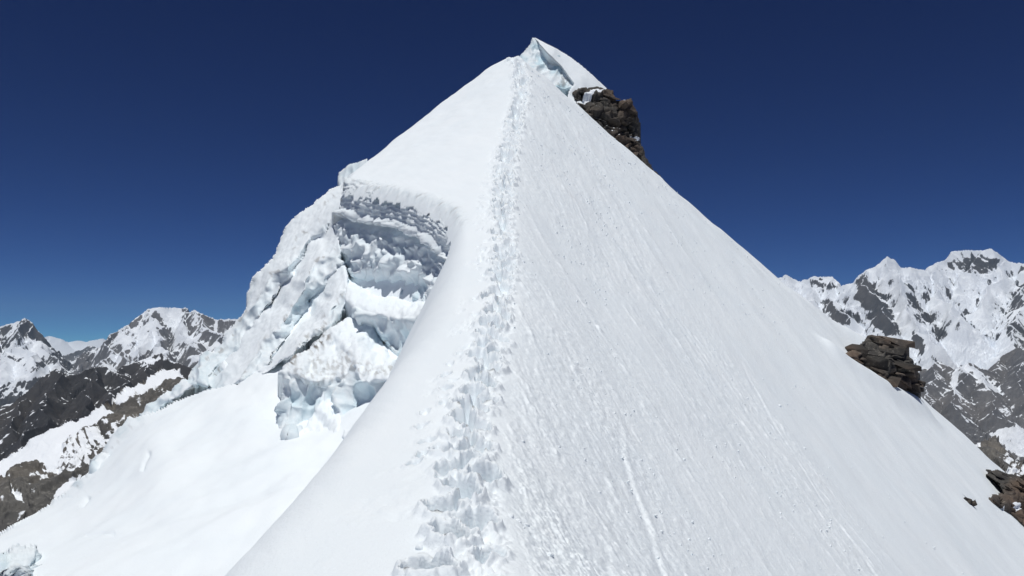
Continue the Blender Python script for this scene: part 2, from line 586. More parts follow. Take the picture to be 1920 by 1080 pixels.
    for pd, py_, a, b, dp, rot in prints:
        r0, r1 = np.searchsorted(rows, [py_ - 3 * b, py_ + 3 * b])
        cx = crest_x(py_) + pd
        c0, c1 = np.searchsorted(m, [(cx - 4 * a) / py_, (cx + 4 * a) / py_])
        if r1 <= r0 or c1 <= c0:
            continue
        xs = X[r0:r1, c0:c1] - cx; ys = Y[r0:r1, c0:c1] - py_
        wob = 0.35 * perlin2(X[r0:r1, c0:c1] * 9, Y[r0:r1, c0:c1] * 9, 131)
        u = xs * math.cos(rot) + ys * math.sin(rot); v = -xs * math.sin(rot) + ys * math.cos(rot)
        q = np.sqrt((u / a) ** 2 + (v / b) ** 2) + wob
        dep[r0:r1, c0:c1] = np.maximum(dep[r0:r1, c0:c1], dp * (1 - sstep(0.72, 1.02, q)))
        rim[r0:r1, c0:c1] = np.maximum(rim[r0:r1, c0:c1], 0.22 * dp * np.exp(-((q - 1.25) / 0.28) ** 2))
    for ax in (0, 1):
        dep = (np.roll(dep, 1, ax) + 2 * dep + np.roll(dep, -1, ax)) / 4
    Z += rim * (1 - dep * 4).clip(0, 1) - dep * (1 + .35 * fbm2(X * 7, Y * 6, 2, 133))
    # snow kicked down the left flank beside the lower track
    kick = .6 * (1 - sstep(7, 13, Y)) * (1 - sstep(0.2, 0.9, np.abs(D + 0.55))) * sstep(0.02, 0.3, fbm2(X * 1.5, Y * 1.0, 2, 141))
    Z += kick * 0.07 * fbm2(X * 4, Y * 2.6, 3, 151)
    # thin crack that crosses the crest
    ck = np.exp(-((Y - 22.3 - 0.25 * perlin2(X * 1.5, X * 0, 161) - 0.15 * X) / 0.10) ** 2) * sstep(-1.25, -1.05, X) * (1 - sstep(-0.6, -0.4, X))
    Z -= 0.12 * ck
    # crumbly broken rim above the ice wall
    lip = np.exp(-((SD + 0.12) / 0.22) ** 2) * sstep(25, 28, Y) * (1 - sstep(44, 50, Y)) * (X < -1)
    Z += lip * (0.10 * fbm2(X * 3, Y * 2, 3, 171))

    P = np.stack([X, Y, Z], -1)
    nrm = grid_normals(P)
    nrm *= np.where(nrm[..., 2:] < 0, -1, 1)
    # fade: keep faces inside the rim or on the flank beyond it (the ice wall takes over below the lip)
    lipzone = (Y > 25.2) & (Y < 50) & (X < -0.9)
    keep = np.where(lipzone, SD < 0.26 + 0.14 * perlin2(X * 1.6, Y * 1.2, 181), SD < 5.5)
    nr, nc = X.shape
    I = np.arange(nr * nc).reshape(nr, nc)
    q = np.stack([I[:-1, :-1], I[:-1, 1:], I[1:, 1:], I[1:, :-1]], -1)
    kq = keep[:-1, :-1] & keep[:-1, 1:] & keep[1:, 1:] & keep[1:, :-1]
    trail = np.maximum(tr, np.minimum(dep * 12, 1))
    tq = (trail[:-1, :-1] > 0.5) & kq
    zero = np.zeros(nr * nc)
    iceA = (lip * 0.55).ravel()
    iceA = np.maximum(iceA, (0.16 * rf * sstep(0.1, .5, fbm2(dd * 0.4, Y * 0.08, 3, 191))).ravel())
    dirt = np.maximum(lip * 0.4 * sstep(.15, .5, fbm2(X * 2.5, Y * 2.5, 3, 195)), rf * env * .10 * sstep(0.3, .6, fbm2(dd * 2, Y * .6, 3, 197))).ravel()
    at_ = {'ice': iceA, 'blue': zero, 'dirt': dirt}
    V = P.reshape(-1, 3); NR = nrm.reshape(-1, 3)
    for name, sel in (('snow_ridge', kq & ~tq), ('boot_track', tq)):
        v, f, a, n = compact(V, q[sel], at_, NR)
        me = make_mesh(name, v, f, M_SNOW, a, True, n)
        o = add_obj(name, me)
        if name == 'snow_ridge':
            tag(o, 'steep white snow ridge with rippled right face rising to the summit', None, None, 'structure')
        else:
            tag(o, 'trodden path of deep boot prints running up the snow crest', None, None, 'structure')
    return rows, m


build_ridge()
print('ridge', round(time.time() - T0, 1))


def ridge_point(px, py):
    """where the view through a pixel meets the right face or crest"""
    mx, mz = ray(px, py)
    Ys = np.linspace(4, 62, 1500)
    z, d, sd = ridge_base(mx * Ys, Ys)
    k = np.argmax(z > mz * Ys)
    return np.array([mx * Ys[k], Ys[k], z[k]])


# ------------------------------------------------------------------ snow slope and ice on the left
def relief(name, outline, ctrl, mat, step=2.0, edge_px=10.0, edge_m=0.6, jitter=3.0, disp=None, masks=None, parent=None, back=3.0, seed=0, lam=1e-4, down=0.6, warp=0.0, parts=None):
    """a solid piece of the mountain: its face has real distances, its border turns back into the slope behind"""
    ol = np.asarray(outline, float)
    x0, y0 = ol.min(0) - 6; x1, y1 = ol.max(0) + 6
    px, py = np.meshgrid(np.arange(x0, x1, step), np.arange(y0, y1, step))
    jx = px + jitter * fbm2(px / 30, py / 30, 3, seed + 1); jy = py + jitter * fbm2(px / 30, py / 30, 3, seed + 2)
    sd = sdist(outline, jx, jy)
    kx = px + warp * fbm2(px / 46, py / 60, 3, seed + 5); ky = py + warp * fbm2(px / 46, py / 60, 3, seed + 6)
    Yd = tps(ctrl, lam)(kx, ky)
    t = np.clip(1 - sd / edge_px, 0, 1)
    Yd = Yd + edge_m * (1 - np.sqrt(np.maximum(0, 1 - t * t)))
    P = at(px, py, Yd)
    n = grid_normals(P)
    A = {'ice': np.zeros_like(px), 'blue': np.zeros_like(px), 'dirt': np.zeros_like(px), 'snow': np.zeros_like(px)}
    if disp is not None:
        P, A2 = disp(P, n, px, py, sd)
        A.update(A2)
    keep = sd > 0
    nr, nc = px.shape
    I = np.arange(nr * nc).reshape(nr, nc)
    q = np.stack([I[:-1, :-1], I[:-1, 1:], I[1:, 1:], I[1:, :-1]], -1)
    kq = keep[:-1, :-1] & keep[:-1, 1:] & keep[1:, 1:] & keep[1:, :-1]
    v, f, a, _ = compact(P.reshape(-1, 3), q[kq], {k: x.ravel() for k, x in A.items()})
    steps = [np.array([0, back * s, -back * down * s * s]) for s in (0.15, 0.45, 1.0)]
    v, f, a = skirt(v, f, a, steps)
    org = v.mean(0)
    if parts:
        lab = np.round(a.pop('lab')).astype(int)[f[:, 0]]
        whole = make_mesh(name, v - org, f, mat, None, True)
        vn = np.zeros(len(v) * 3, np.float32)
        whole.vertex_normals.foreach_get('vector', vn)
        vn = vn.reshape(-1, 3)
        bpy.data.meshes.remove(whole)
        o = empty(name, org)
        for i, pn in enumerate(parts):
            if (lab == i).any():
                pv, pf, pa, pnn = compact(v - org, f[lab == i], a, vn)
                add_obj(pn, make_mesh(pn, pv, pf, mat, pa, True, pnn), o)
        return o
    a.pop('lab', None)
    me = make_mesh(name, v - org if parent is None else v, f, mat, a, True)
    o = add_obj(name, me, parent, org if parent is None else None)
    return o


def blurn(P, k):
    """smoothed normals: box blur of the positions first"""
    Q = P.copy()
    for ax in (0, 1):
        c = np.cumsum(np.concatenate([np.repeat(Q.take([0], ax), k + 1, ax), Q, np.repeat(Q.take([-1], ax), k, ax)], ax), ax)
        n = Q.shape[ax]
        Q = (c.take(range(2 * k + 1, 2 * k + 1 + n), ax) - c.take(range(0, n), ax)) / (2 * k + 1)
    return grid_normals(Q)


def blur(A, k):
    Q = A
    for ax in (0, 1):
        c = np.cumsum(np.concatenate([np.repeat(Q.take([0], ax), k + 1, ax), Q, np.repeat(Q.take([-1], ax), k, ax)], ax), ax)
        n = Q.shape[ax]
        Q = (c.take(range(2 * k + 1, 2 * k + 1 + n), ax) - c.take(range(0, n), ax)) / (2 * k + 1)
    return Q


def poly_mask(poly, px, py, soft=8.0, seed=0, jit=8.0):
    jx = px + jit * fbm2(px / 22, py / 22, 3, seed + 3); jy = py + jit * fbm2(px / 22, py / 22, 3, seed + 4)
    return sstep(-soft, soft, sdist(poly, jx, jy))


def steep_ice(nz, P, lo=0.30, hi=0.62, seed=0):
    return 1 - sstep(lo, hi, nz + 0.22 * fbm3(P[..., 0] * 0.7, P[..., 1] * 0.7, P[..., 2] * 0.7, 3, seed))


# --- bowl
SIL = [(-40, 1032), (0, 1003), (60, 968), (118, 925), (160, 885), (185, 850), (205, 815), (240, 780), (285, 745), (330, 708), (372, 668), (415, 632), (446, 600)]
BOWL = SIL[:8] + [(268, 779), (300, 767), (345, 743), (385, 732), (440, 716), (500, 676), (560, 600), (600, 520), (640, 430), (700, 350), (900, 330), (960, 600), (900, 900), (760, 1150), (-40, 1150)]
BOWL_C = [(0, 1003, 25), (95, 945, 28.5), (185, 850, 33), (240, 780, 36.5), (330, 712, 41), (415, 635, 45), (470, 560, 47), (560, 470, 47.5), (650, 370, 48), (850, 340, 46), (900, 450, 30),
          (720, 580, 33.5), (790, 640, 28), (850, 600, 26), (600, 520, 43), (560, 580, 39), (500, 620, 39), (560, 660, 34), (480, 690, 33.5), (420, 750, 31), (520, 790, 27.8), (640, 820, 23.8),
          (540, 900, 20), (430, 980, 17.5), (300, 900, 22.5), (300, 1000, 18), (200, 940, 23), (120, 1040, 18), (0, 1080, 18), (370, 1150, 12), (100, 1140, 14), (650, 1000, 15), (800, 800, 19), (400, 850, 25), (280, 830, 28)]


def bowl_disp(P, n, px, py, sd):
    X, Y, Z = P[..., 0], P[..., 1], P[..., 2]
    h = 0.36 * fbm2(X * 0.22, Y * 0.16, 4, 201) + 0.05 * fbm2(X * 0.9, Y * 0.6, 3, 203)
    # soft drift steps
    for pts, amp, wd in (([(160, 999), (190, 996), (212, 999)], .045, 3), ([(262, 872), (266, 860), (276, 846)], .09, 3.5), ([(152, 942), (160, 930)], .14, 4),
                         ([(330, 830), (420, 760), (470, 735)], .10, 22)):
        h -= amp * np.exp(-(seg_dist(pts, px, py) / wd) ** 2)
    P2 = P + n * h[..., None]
    rimm = sstep(26, 4, sd) * (py < 930) * sstep(290, 240, px)
    ice = rimm * 0.8 * sstep(-.15, .25, fbm2(px / 25, py / 25, 3, 207))
    rough = (0.25 - .2 * sstep(780, 850, py)) * rimm * fbm3(X * 1.2, Y * 0.6, Z * 1.2, 3, 209)
    P2 = P2 + n * rough[..., None]
    return P2, {'ice': ice, 'blue': 0.3 * ice, 'dirt': rimm * 0.35 * sstep(.2, .5, fbm2(px / 14, py / 14, 3, 211))}


o = relief('snow_bowl', BOWL, BOWL_C, M_SNOW, 2.2, 10, 0.8, 3.0, bowl_disp, seed=210, back=6.0)
tag(o, 'smooth bright snow slope falling away left of the crest', None, None, 'structure')


# --- ice wall under the snow dome
WALL = [(648, 335), (700, 338), (765, 350), (820, 366), (858, 396), (874, 440), (872, 490), (850, 520), (825, 550), (806, 566), (770, 566), (745, 556), (700, 552), (668, 538), (652, 505), (636, 490), (628, 440), (636, 390)]
WALL_C = [(655, 340, 40.6), (700, 345, 38.2), (760, 356, 34.8), (815, 372, 32.0), (852, 402, 29.6), (866, 445, 27.8), (866, 480, 26.8),
          (655, 358, 39.6), (700, 364, 37.1), (760, 376, 33.6), (808, 390, 31.1), (842, 415, 28.9), (853, 450, 27.3),
          (665, 405, 39.0), (720, 416, 35.8), (780, 438, 32.3), (830, 472, 29.2), (848, 500, 27.4),
          (668, 420, 39.4), (720, 432, 36.1), (780, 456, 32.7), (828, 492, 29.6), (660, 460, 38.4), (720, 480, 34.9), (780, 500, 31.6), (828, 522, 28.5),
          (665, 500, 38.0), (700, 530, 35.6), (750, 540, 32.8), (790, 548, 29.8), (822, 542, 27.7), (642, 380, 41), (634, 440, 41), (642, 480, 40.2)]
GROOVE = [(655, 406), (672, 414), (700, 419), (740, 426), (775, 437), (805, 452), (830, 474), (848, 496)]
gx_, gy_ = np.array(GROOVE).T


def wall_disp(P, n, px, py, sd):
    X, Y, Z = P[..., 0], P[..., 1], P[..., 2]
    gy = np.interp(px, gx_, gy_)
    u = (X - Y * 0.9) * 0.75                            # along the wall
    wv = 0.25 * perlin2(u * 1.1, Z * 1.1, 301)
    below = sstep(3, 16, py - gy)
    # scallops melted by the sun: dishes with sharp rims, drawn out downwards
    a1, a2, c1 = worley2(u * 2.9 + wv, Z * 1.9 + wv, 303)
    b1, b2, c2 = worley2(u * 6.0 + wv, Z * 4.2, 305)
    deepest = 0.6 + 0.4 * sstep(-0.2, 0.3, fbm2(u * 0.8, Z * 0.8, 2, 306))
    su, sv = u * 2.9 + wv, Z * 1.9 + wv
    i0, j0 = np.floor(su), np.floor(sv)
    rely = np.zeros_like(su); bd = np.full(su.shape, 9.)
    for dy in (-1, 0, 1):
        for dx in (-1, 0, 1):
            hx = _hash((i0 + dx).astype(np.int64), (j0 + dy).astype(np.int64), np.zeros_like(i0).astype(np.int64), 303)
            hy = _hash((i0 + dx).astype(np.int64), (j0 + dy).astype(np.int64), np.ones_like(i0).astype(np.int64), 303)
            ccx = i0 + dx + .5 + .9 * (_u01(hx) - .5); ccy = j0 + dy + .5 + .9 * (_u01(hy) - .5)
            dq = np.hypot(ccx - su, ccy - sv)
            rely = np.where(dq < bd, ccy - sv, rely); bd = np.minimum(bd, dq)
    # every dish has a lip that sticks out at its foot
    scal = below * deepest * (0.42 * (a1 ** 2 - 0.2) + 0.30 * sstep(0.0, .6, rely) + 0.06 * (b1 ** 2 - .2))
    scal = blur(scal, 1)
    # upper band: layers and vertical drip marks
    up = 1 - below
    lay = (py - gy) / 9.0 + 0.7 * fbm2(u * 0.9, Z * 0.5, 3, 309)
    saw = (lay - np.floor(lay))
    e1, e2, c3 = worley2(u * 5.0, Z * 1.9 + wv, 311)
    upd = up * (0.065 * (saw ** 2 - .3) + 0.13 * (e1 ** 2 - 0.2) + 0.09 * fbm2(u * 1.6, Z * 1.4, 4, 313))
    gro = -0.30 * np.exp(-((py - gy - 6) / 5.0) ** 2) + 0.30 * np.exp(-((py - gy + 6) / 6.0) ** 2)
    bot = sstep(505, 535, py + 14 * fbm2(px / 20, px * 0, 3, 315)) * (px < 800)
    f1, f2, cc = worley2(u * 1.6 + wv, Z * 1.1, 317)
    botd = bot * (0.7 * (f1 ** 2 - .35))
    h = scal * (1 - 0.7 * bot) + upd + gro + botd + 0.10 * fbm2(u * 0.7, Z * 0.7, 3, 319)
    P2 = P + n * h[..., None]
    P2[..., 1] += 0.9 * bot                              # undercut foot
    ice = np.clip(0.72 + 0.3 * fbm2(u * 2, Z * 2, 3, 321) - 0.35 * sstep(.05, .25, h) , 0, 1)
    top = sstep(26, 8, sd) * (py < 470)
    ice *= 1 - 0.6 * top * sstep(-.1, .2, fbm2(u * 3, Z * 3, 3, 323))
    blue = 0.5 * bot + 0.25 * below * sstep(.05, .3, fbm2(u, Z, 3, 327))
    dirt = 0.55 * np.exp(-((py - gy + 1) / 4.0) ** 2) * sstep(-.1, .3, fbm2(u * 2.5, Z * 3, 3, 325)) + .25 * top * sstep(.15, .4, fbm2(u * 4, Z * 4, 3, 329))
    return P2, {'ice': ice, 'blue': blue, 'dirt': dirt, 'lab': np.where(bot > .5, 2, np.where(py > gy, 1, 0)).astype(float)}


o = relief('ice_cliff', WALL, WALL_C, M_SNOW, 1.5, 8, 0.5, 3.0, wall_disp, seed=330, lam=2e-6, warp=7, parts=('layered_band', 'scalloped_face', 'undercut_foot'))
tag(o, 'tall overhanging grey ice wall with scalloped face under the snow dome', 'ice cliff')

# --- middle ledge with a blue step
LEDGE = [(648, 490), (690, 512), (760, 528), (800, 530), (830, 540), (826, 600), (812, 645), (790, 685), (755, 676), (722, 652), (700, 612), (668, 600), (648, 560)]
LEDGE_C = [(656, 495, 43), (700, 520, 42), (780, 538, 38), (826, 545, 34), (660, 522, 39.5), (700, 545, 37), (780, 557, 32.8), (820, 562, 29.2), (662, 560, 33), (690, 575, 31.2), (715, 590, 30.0), (745, 594, 28.9), (790, 586, 27.3), (815, 590, 26.6),
           (690, 605, 31.2), (715, 622, 30.0), (745, 630, 29.0), (775, 640, 28.0), (805, 630, 27.0), (785, 675, 27.4), (740, 660, 29.0)]


def block_disp(seed, amp=1.0, lo=0.30, hi=0.6, dirtpoly=None, ublue=0.5, tongue=None, icy=None):
    def f(P, n, px, py, sd):
        X, Y, Z = P[..., 0], P[..., 1], P[..., 2]
        nz = blurn(P, 7)[..., 2]
        ice = steep_ice(nz, P, lo, hi, seed)
        tg = 0
        if icy:
            ice = np.maximum(ice, poly_mask(icy, px, py, 4, seed + 15, 9))
        if tongue:
            tg = poly_mask(tongue, px, py, 3, seed + 13, 7)
            ice = ice * (1 - tg)
        u = X - 0.3 * Y
        a1, a2, c = worley2(u * 1.5 + .4 * perlin2(u, Z, seed + 2), Z * 0.9, seed + 3)
        b1, b2, c2 = worley2(u * 4.2, Z * 2.6, seed + 4)
        h = ice * amp * (0.75 * fbm3(X * 0.45, Y * 0.45, Z * 0.28, 3, seed + 12) + 0.75 * (a1 ** 2 - 0.3) + 0.13 * (b1 ** 2 - 0.2) + 0.24 * fbm3(X * 0.9, Y * 0.9, Z * 0.6, 4, seed + 5))
        h += (1 - ice) * (0.10 * fbm2(X * 1.6, Y * 1.0, 3, seed + 6) + 0.05 * fbm2(X * 5, Y * 3, 3, seed + 7))
        h += 0.05 * np.exp(-((ice - .5) / .25) ** 2) * fbm3(X * 2, Y * 2, Z * 2, 3, seed + 8)
        h = h * (.3 + .7 * sstep(0, 10, sd))
        P2 = P + n * h[..., None]
        if tongue:
            P2 = P2 * (1 - (tg * np.maximum(0, py - tongue[0][1]) * .0001)[..., None])
        blue = ice * ublue * sstep(-.2, .35, fbm2(u * 0.6, Z * 0.6, 2, seed + 9))
        dirt = np.zeros_like(h)
        if dirtpoly is not None:
            for pts, wd, am in (dirtpoly or ()):
                k = np.exp(-(seg_dist(pts, px, py) / wd) ** 2)
                dirt = np.maximum(dirt, am * k * sstep(-0.12, 0.22, fbm2(px / 9, py / 9, 4, seed + 10)))
        return P2, {'ice': ice, 'blue': blue, 'dirt': dirt, 'lab': (ice > .5).astype(float)}
    return f


o = relief('ice_ledge', LEDGE, LEDGE_C, M_SNOW, 1.7, 8, 0.6, 5.0, block_disp(401, 0.8, .35, .65, [([(715, 640), (735, 655)], 6, .7)], .8), seed=410, lam=2e-6, warp=7, parts=('snow_cap', 'ice_face'))
tag(o, 'snow covered ice ledge with a smooth blue step below the tall ice wall', 'ice ledge')

# --- dirty serac at the foot
SERAC = [(706, 588), (660, 590), (622, 612), (585, 645), (548, 668), (528, 692), (523, 740), (528, 775), (504, 828), (522, 814), (545, 830), (575, 834), (610, 828), (640, 826), (664, 828), (700, 790), (740, 745), (785, 696), (768, 676), (735, 668), (722, 645), (716, 612)]
SERAC_C = [(700, 590, 32.2), (660, 598, 32.0), (615, 630, 30.8), (575, 662, 29.5), (545, 682, 28.3), (760, 675, 28.6), (720, 650, 30.0), (690, 640, 29.8), (650, 650, 28.9),
           (548, 702, 27.2), (575, 712, 26.9), (602, 708, 27.0), (628, 690, 27.9), (652, 690, 27.2), (676, 712, 25.6), (705, 706, 25.4), (750, 692, 25.4), (640, 716, 27.0),
           (530, 740, 27.3), (528, 775, 26.9), (560, 740, 26.9), (600, 745, 27.0), (570, 782, 26.5), (620, 755, 27.0), (640, 775, 26.2), (655, 745, 26.3), (690, 755, 25.4), (720, 735, 25.1), (690, 780, 24.9)]
_bowl = tps(BOWL_C)
for _x in (506, 535, 570, 610, 650):                 # its foot runs into the snow slope
    SERAC_C += [(_x, 832, float(_bowl(_x, 832)) + .35), (_x, 806, float(_bowl(_x, 806)) - .35)]
o = relief('serac', SERAC, SERAC_C, M_SNOW, 1.6, 14, 0.8, 10.0,
           block_disp(431, 1.0, .35, .62, [([(560, 700), (600, 712), (640, 700)], 16, .35), ([(598, 640), (612, 632), (590, 652)], 9, .95), ([(545, 668), (555, 662), (546, 680)], 8, .9), ([(590, 670), (600, 690), (640, 680)], 14, .45),
                                           ([(648, 668), (660, 690), (690, 690)], 12, .5), ([(705, 700), (740, 690)], 8, .5), ([(540, 690), (600, 706), (640, 700)], 8, .4)], .45, [(606, 738), (618, 754), (632, 782), (652, 796), (680, 812), (680, 850), (540, 850), (556, 822), (576, 794), (592, 770)],
                      [(522, 706), (570, 716), (640, 712), (700, 720), (690, 790), (655, 790), (618, 748), (606, 740), (588, 776), (570, 800), (550, 830), (500, 832)]), seed=440, lam=2e-6, warp=20, parts=('snow_cap', 'ice_face'))
tag(o, 'dirty grey serac with snow cap standing at the foot of the ice ledge', 'serac')

# --- icefall on the skyline
FALL = [(440, 606), (456, 585), (466, 545), (474, 520), (500, 492), (520, 470), (524, 445), (536, 422), (562, 398), (600, 370), (640, 342), (662, 346), (652, 392), (640, 440), (640, 485), (655, 520), (655, 560), (640, 592), (612, 616), (580, 646), (545, 672), (500, 700), (440, 722), (408, 738), (384, 730), (372, 722), (340, 740), (300, 770), (268, 790), (262, 776), (300, 742), (345, 706), (400, 650)]
FALL_C = [(a, b, c - (2.2 if c > 40 else 0.45)) for a, b, c in [(440, 606, 46), (470, 530, 48), (524, 450, 49.5), (560, 400, 50.5), (640, 345, 51), (655, 400, 44), (642, 470, 41.5), (655, 540, 36.5), (640, 590, 33.5), (580, 645, 32), (500, 695, 33), (440, 720, 34.2), (380, 730, 36.5),
          (300, 768, 38), (265, 780, 38.5), (345, 708, 41.5), (400, 652, 44.5), (600, 440, 46), (560, 520, 42.5), (500, 600, 41.5), (440, 660, 41), (580, 590, 37.5), (610, 520, 40.5)]]


def fall_disp(P, n, px, py, sd):
    wx = px + 26 * fbm2(px / 70, py / 70, 3, 501); wy = py + 26 * fbm2(px / 70, py / 70, 3, 503)
    qd = (wx * 0.80 + wy * 0.60)                         # across the ramps (they run from upper right to lower left)
    along = (-wx * 0.60 + wy * 0.80)
    per = 62.0
    cell = np.floor(qd / per)
    ph = qd / per - cell
    amp = 1.15 + 0.9 * perlin2(cell * 3.1, along / 90, 505)
    amp = np.maximum(amp, 0.1)
    saw = np.where(ph < 0.62, 0.5 - ph / 0.62, -0.5 + (ph - 0.62) / 0.38)
    brk = sstep(12, 40, sd)
    calm0 = poly_mask([(660, 340), (600, 360), (550, 395), (520, 440), (505, 480), (545, 492), (590, 440), (640, 400)], px, py, 10, 531, 8)
    P = at(px, py, P[..., 1] + (1 - calm0) * 1.6 * amp * saw * (0.4 + 0.6 * brk))
    n = grid_normals(P)
    X, Y, Z = P[..., 0], P[..., 1], P[..., 2]
    nz = blurn(P, 3)[..., 2]
    calm = np.maximum(poly_mask([(660, 340), (600, 360), (550, 395), (520, 440), (505, 480), (545, 492), (590, 440), (640, 400)], px, py, 8, 531, 8),
                      poly_mask([(640, 402), (655, 430), (600, 500), (540, 580), (480, 650), (440, 680), (462, 630), (540, 520), (600, 440)], px, py, 8, 533, 10))
    ice = np.clip(0.75 * sstep(0.55, 0.66, ph) * sstep(.15, .6, amp) + steep_ice(nz, P, .15, .5, 509) * .8, 0, 1)
    ice = ice * (1 - .85 * calm)
    low = sstep(560, 640, py - 0.15 * px + 60) * sstep(470, 380, px)
    ice = np.maximum(ice, low * sstep(60, 20, sd) * sstep(-.3, .1, fbm2(px / 30, py / 30, 3, 511)) * 0.9)
    u = X - 0.3 * Y
    a1, a2, c = worley2(qd / 26 + .3 * perlin2(px / 30, py / 30, 513), along / 60, 515)
    b1, b2, c2 = worley2(qd / 11, along / 20, 517)
    h = ice * (0.50 * (a1 ** 2 - .3) + 0.22 * (b1 ** 2 - .2) + .25 * fbm3(X * .6, Y * .6, Z * .6, 3, 519))
    h += (1 - ice) * (.09 * fbm2(X * .9, Y * .7, 3, 521) + .05 * fbm2(X * 4, Y * 3, 3, 523))
    h += 0.15 * sstep(20, 0, sd) * fbm3(X * .5, Y * .5, Z * .5, 3, 529)
    P2 = P + n * h[..., None]
    blue = ice * .25 * sstep(-.1, .3, fbm2(u * .4, Z * .4, 2, 525)) + low * ice * .3
    dirt = np.maximum(0, .55 * np.exp(-((ph - .60) / .07) ** 2) * sstep(.08, .35, fbm2(px / 12, py / 12, 4, 527)) * sstep(.3, .9, amp))
    return P2, {'ice': ice, 'blue': blue, 'dirt': dirt, 'lab': (ice > .5).astype(float)}


o = relief('icefall', FALL, FALL_C, M_SNOW, 1.8, 9, 0.9, 6.0, fall_disp, seed=530, lam=1e-5, back=5.0, parts=('snow_ramp', 'ice_face'))
tag(o, 'broken icefall of snow ramps and pale ice faces dropping down the left skyline', 'icefall')

# --- small pieces of ice
o = relief('ice_block', [(634, 322), (650, 310), (672, 302), (690, 296), (690, 330), (662, 342), (636, 350), (632, 336)], [(634, 322, 52), (690, 297, 51), (662, 342, 50.5), (634, 348, 51)], M_SNOW, 1.5, 5, 0.5, 2.0, block_disp(551, .5, .5, .9), seed=560)
tag(o, 'small square ice block jutting from the skyline beside the snow dome', 'ice block')
o = relief('ice_lump', [(-30, 1060), (4, 1040), (40, 1022), (70, 1024), (88, 1040), (86, 1066), (60, 1100), (-30, 1120)], [(-20, 1070, 16.9), (40, 1030, 18.0), (80, 1045, 17.6), (30, 1065, 16.5), (60, 1095, 16.1), (-20, 1115, 15.9)], M_SNOW, 1.6, 26, 1.1, 12.0, block_disp(571, 1.1, .8, 1.15), seed=580, lam=1e-5)
tag(o, 'rounded lump of pale blue ice in the bottom corner of the bright slope', 'ice lump')
o = relief('ice_bulge', [(172, 862), (190, 846), (206, 850), (204, 872), (196, 900), (176, 918), (168, 900)], [(175, 865, 31.2), (200, 852, 31.0), (200, 880, 29.8), (175, 910, 29.4), (185, 885, 29.5)], M_SNOW, 1.5, 8, 0.7, 3.0, block_disp(591, .6, .6, .95), seed=600)
tag(o, 'blue ice bulge breaking out of the slope edge above the grey rock ridge', 'ice bulge')
o = relief('hollow_ice', [(384, 732), (392, 705), (404, 690), (408, 680), (420, 674), (428, 684), (426, 700), (416, 716), (400, 728)], [(386, 730, 37.5), (406, 690, 38.3), (424, 682, 38.0), (420, 705, 36.9), (400, 722, 36.9)], M_SNOW, 1.4, 7, 0.7, 2.5, block_disp(611, .6, .7, 1.0, [([(402, 702), (410, 690)], 4, .7)]), seed=620)
tag(o, 'curled horn of smooth blue ice at the lower end of the icefall', 'ice horn')
print('ice', round(time.time() - T0, 1))

# --- cornice behind the summit
cor = empty('summit_cornice', at(1050, 150, 68))
tag(cor, 'tilted snow cornice with a blue ice face behind the top of the track', 'cornice')
cor_face = [(968, 112), (985, 96), (998, 70), (1012, 78), (1040, 98), (1068, 122), (1092, 148), (1086, 160), (1062, 168), (1036, 165), (1005, 145), (975, 125)]


def par(o, e):
    o.parent = e
    o.location = Vector(o.location) - e.location


o = relief('ice_face', cor_face, [(998, 72, 70), (1040, 100, 68.5), (1090, 150, 66.5), (970, 113, 68.5), (1000, 130, 66.5), (1040, 160, 65), (1070, 162, 65.5), (1020, 120, 68.3), (1050, 130, 67.4)], M_SNOW, 1.3, 6, .6, 3,
           block_disp(631, .6, .65, 1.0, [([(1050, 140), (1065, 150), (1050, 155)], 6, .6)], 1.0), seed=640, lam=1e-5)
par(o, cor)
o = relief('snow_cap', [(998, 68), (1012, 74), (1046, 91), (1082, 116), (1112, 140), (1140, 166), (1130, 185), (1085, 200), (1062, 190), (1066, 172), (1076, 158), (1052, 124), (1018, 90)],
           [(998, 70, 70.2), (1046, 94, 69.8), (1082, 118, 69.4), (1138, 166, 69), (1090, 152, 66.3), (1040, 96, 68.4), (1080, 195, 64), (1130, 185, 66), (1066, 180, 64.5)], M_SNOW, 1.3, 4, .15, 0.0,
           lambda P, n, px, py, sd: (P + n * (0.1 * fbm2(P[..., 0] * .5, P[..., 1] * .5, 3, 651))[..., None], {}), seed=650, lam=1e-5)
par(o, cor)


# ------------------------------------------------------------------ rocks
def hull_mesh(name, rng, sx, sy, sz, mat, npts=16):
    bm = bmesh.new()
    for i in range(npts):
        p = rng.uniform(-1, 1, 3)
        k = np.argmax(np.abs(p[:2]))
        p[k] = np.sign(p[k]) * rng.uniform(.75, 1.0)
        p[2] = np.sign(p[2]) * rng.uniform(.55, 1.0)
        bm.verts.new((p[0] * sx, p[1] * sy, p[2] * sz))
    r = bmesh.ops.convex_hull(bm, input=bm.verts)
    junk = [g for g in r['geom_interior'] + r['geom_unused'] if isinstance(g, bmesh.types.BMVert)]
    bmesh.ops.delete(bm, geom=list(set(junk)), context='VERTS')
    bmesh.ops.bevel(bm, geom=bm.edges[:], offset=min(sx, sy, sz) * .10, segments=1, affect='EDGES', profile=.5)
    me = bpy.data.meshes.new(name)
    bm.to_mesh(me); bm.free()
    me.materials.append(mat)
    return me


RNG = np.random.default_rng(11)
SLABS = [hull_mesh('rock_slab', RNG, 1.0, .6 + .4 * RNG.random(), .10 + .14 * RNG.random(), M_SLATE, 15) for _ in range(8)]
CHUNKS = [hull_mesh('rock_chunk', RNG, 1.0, .7 + .4 * RNG.random(), .45 + .3 * RNG.random(), M_SLATE, 13) for _ in range(8)]


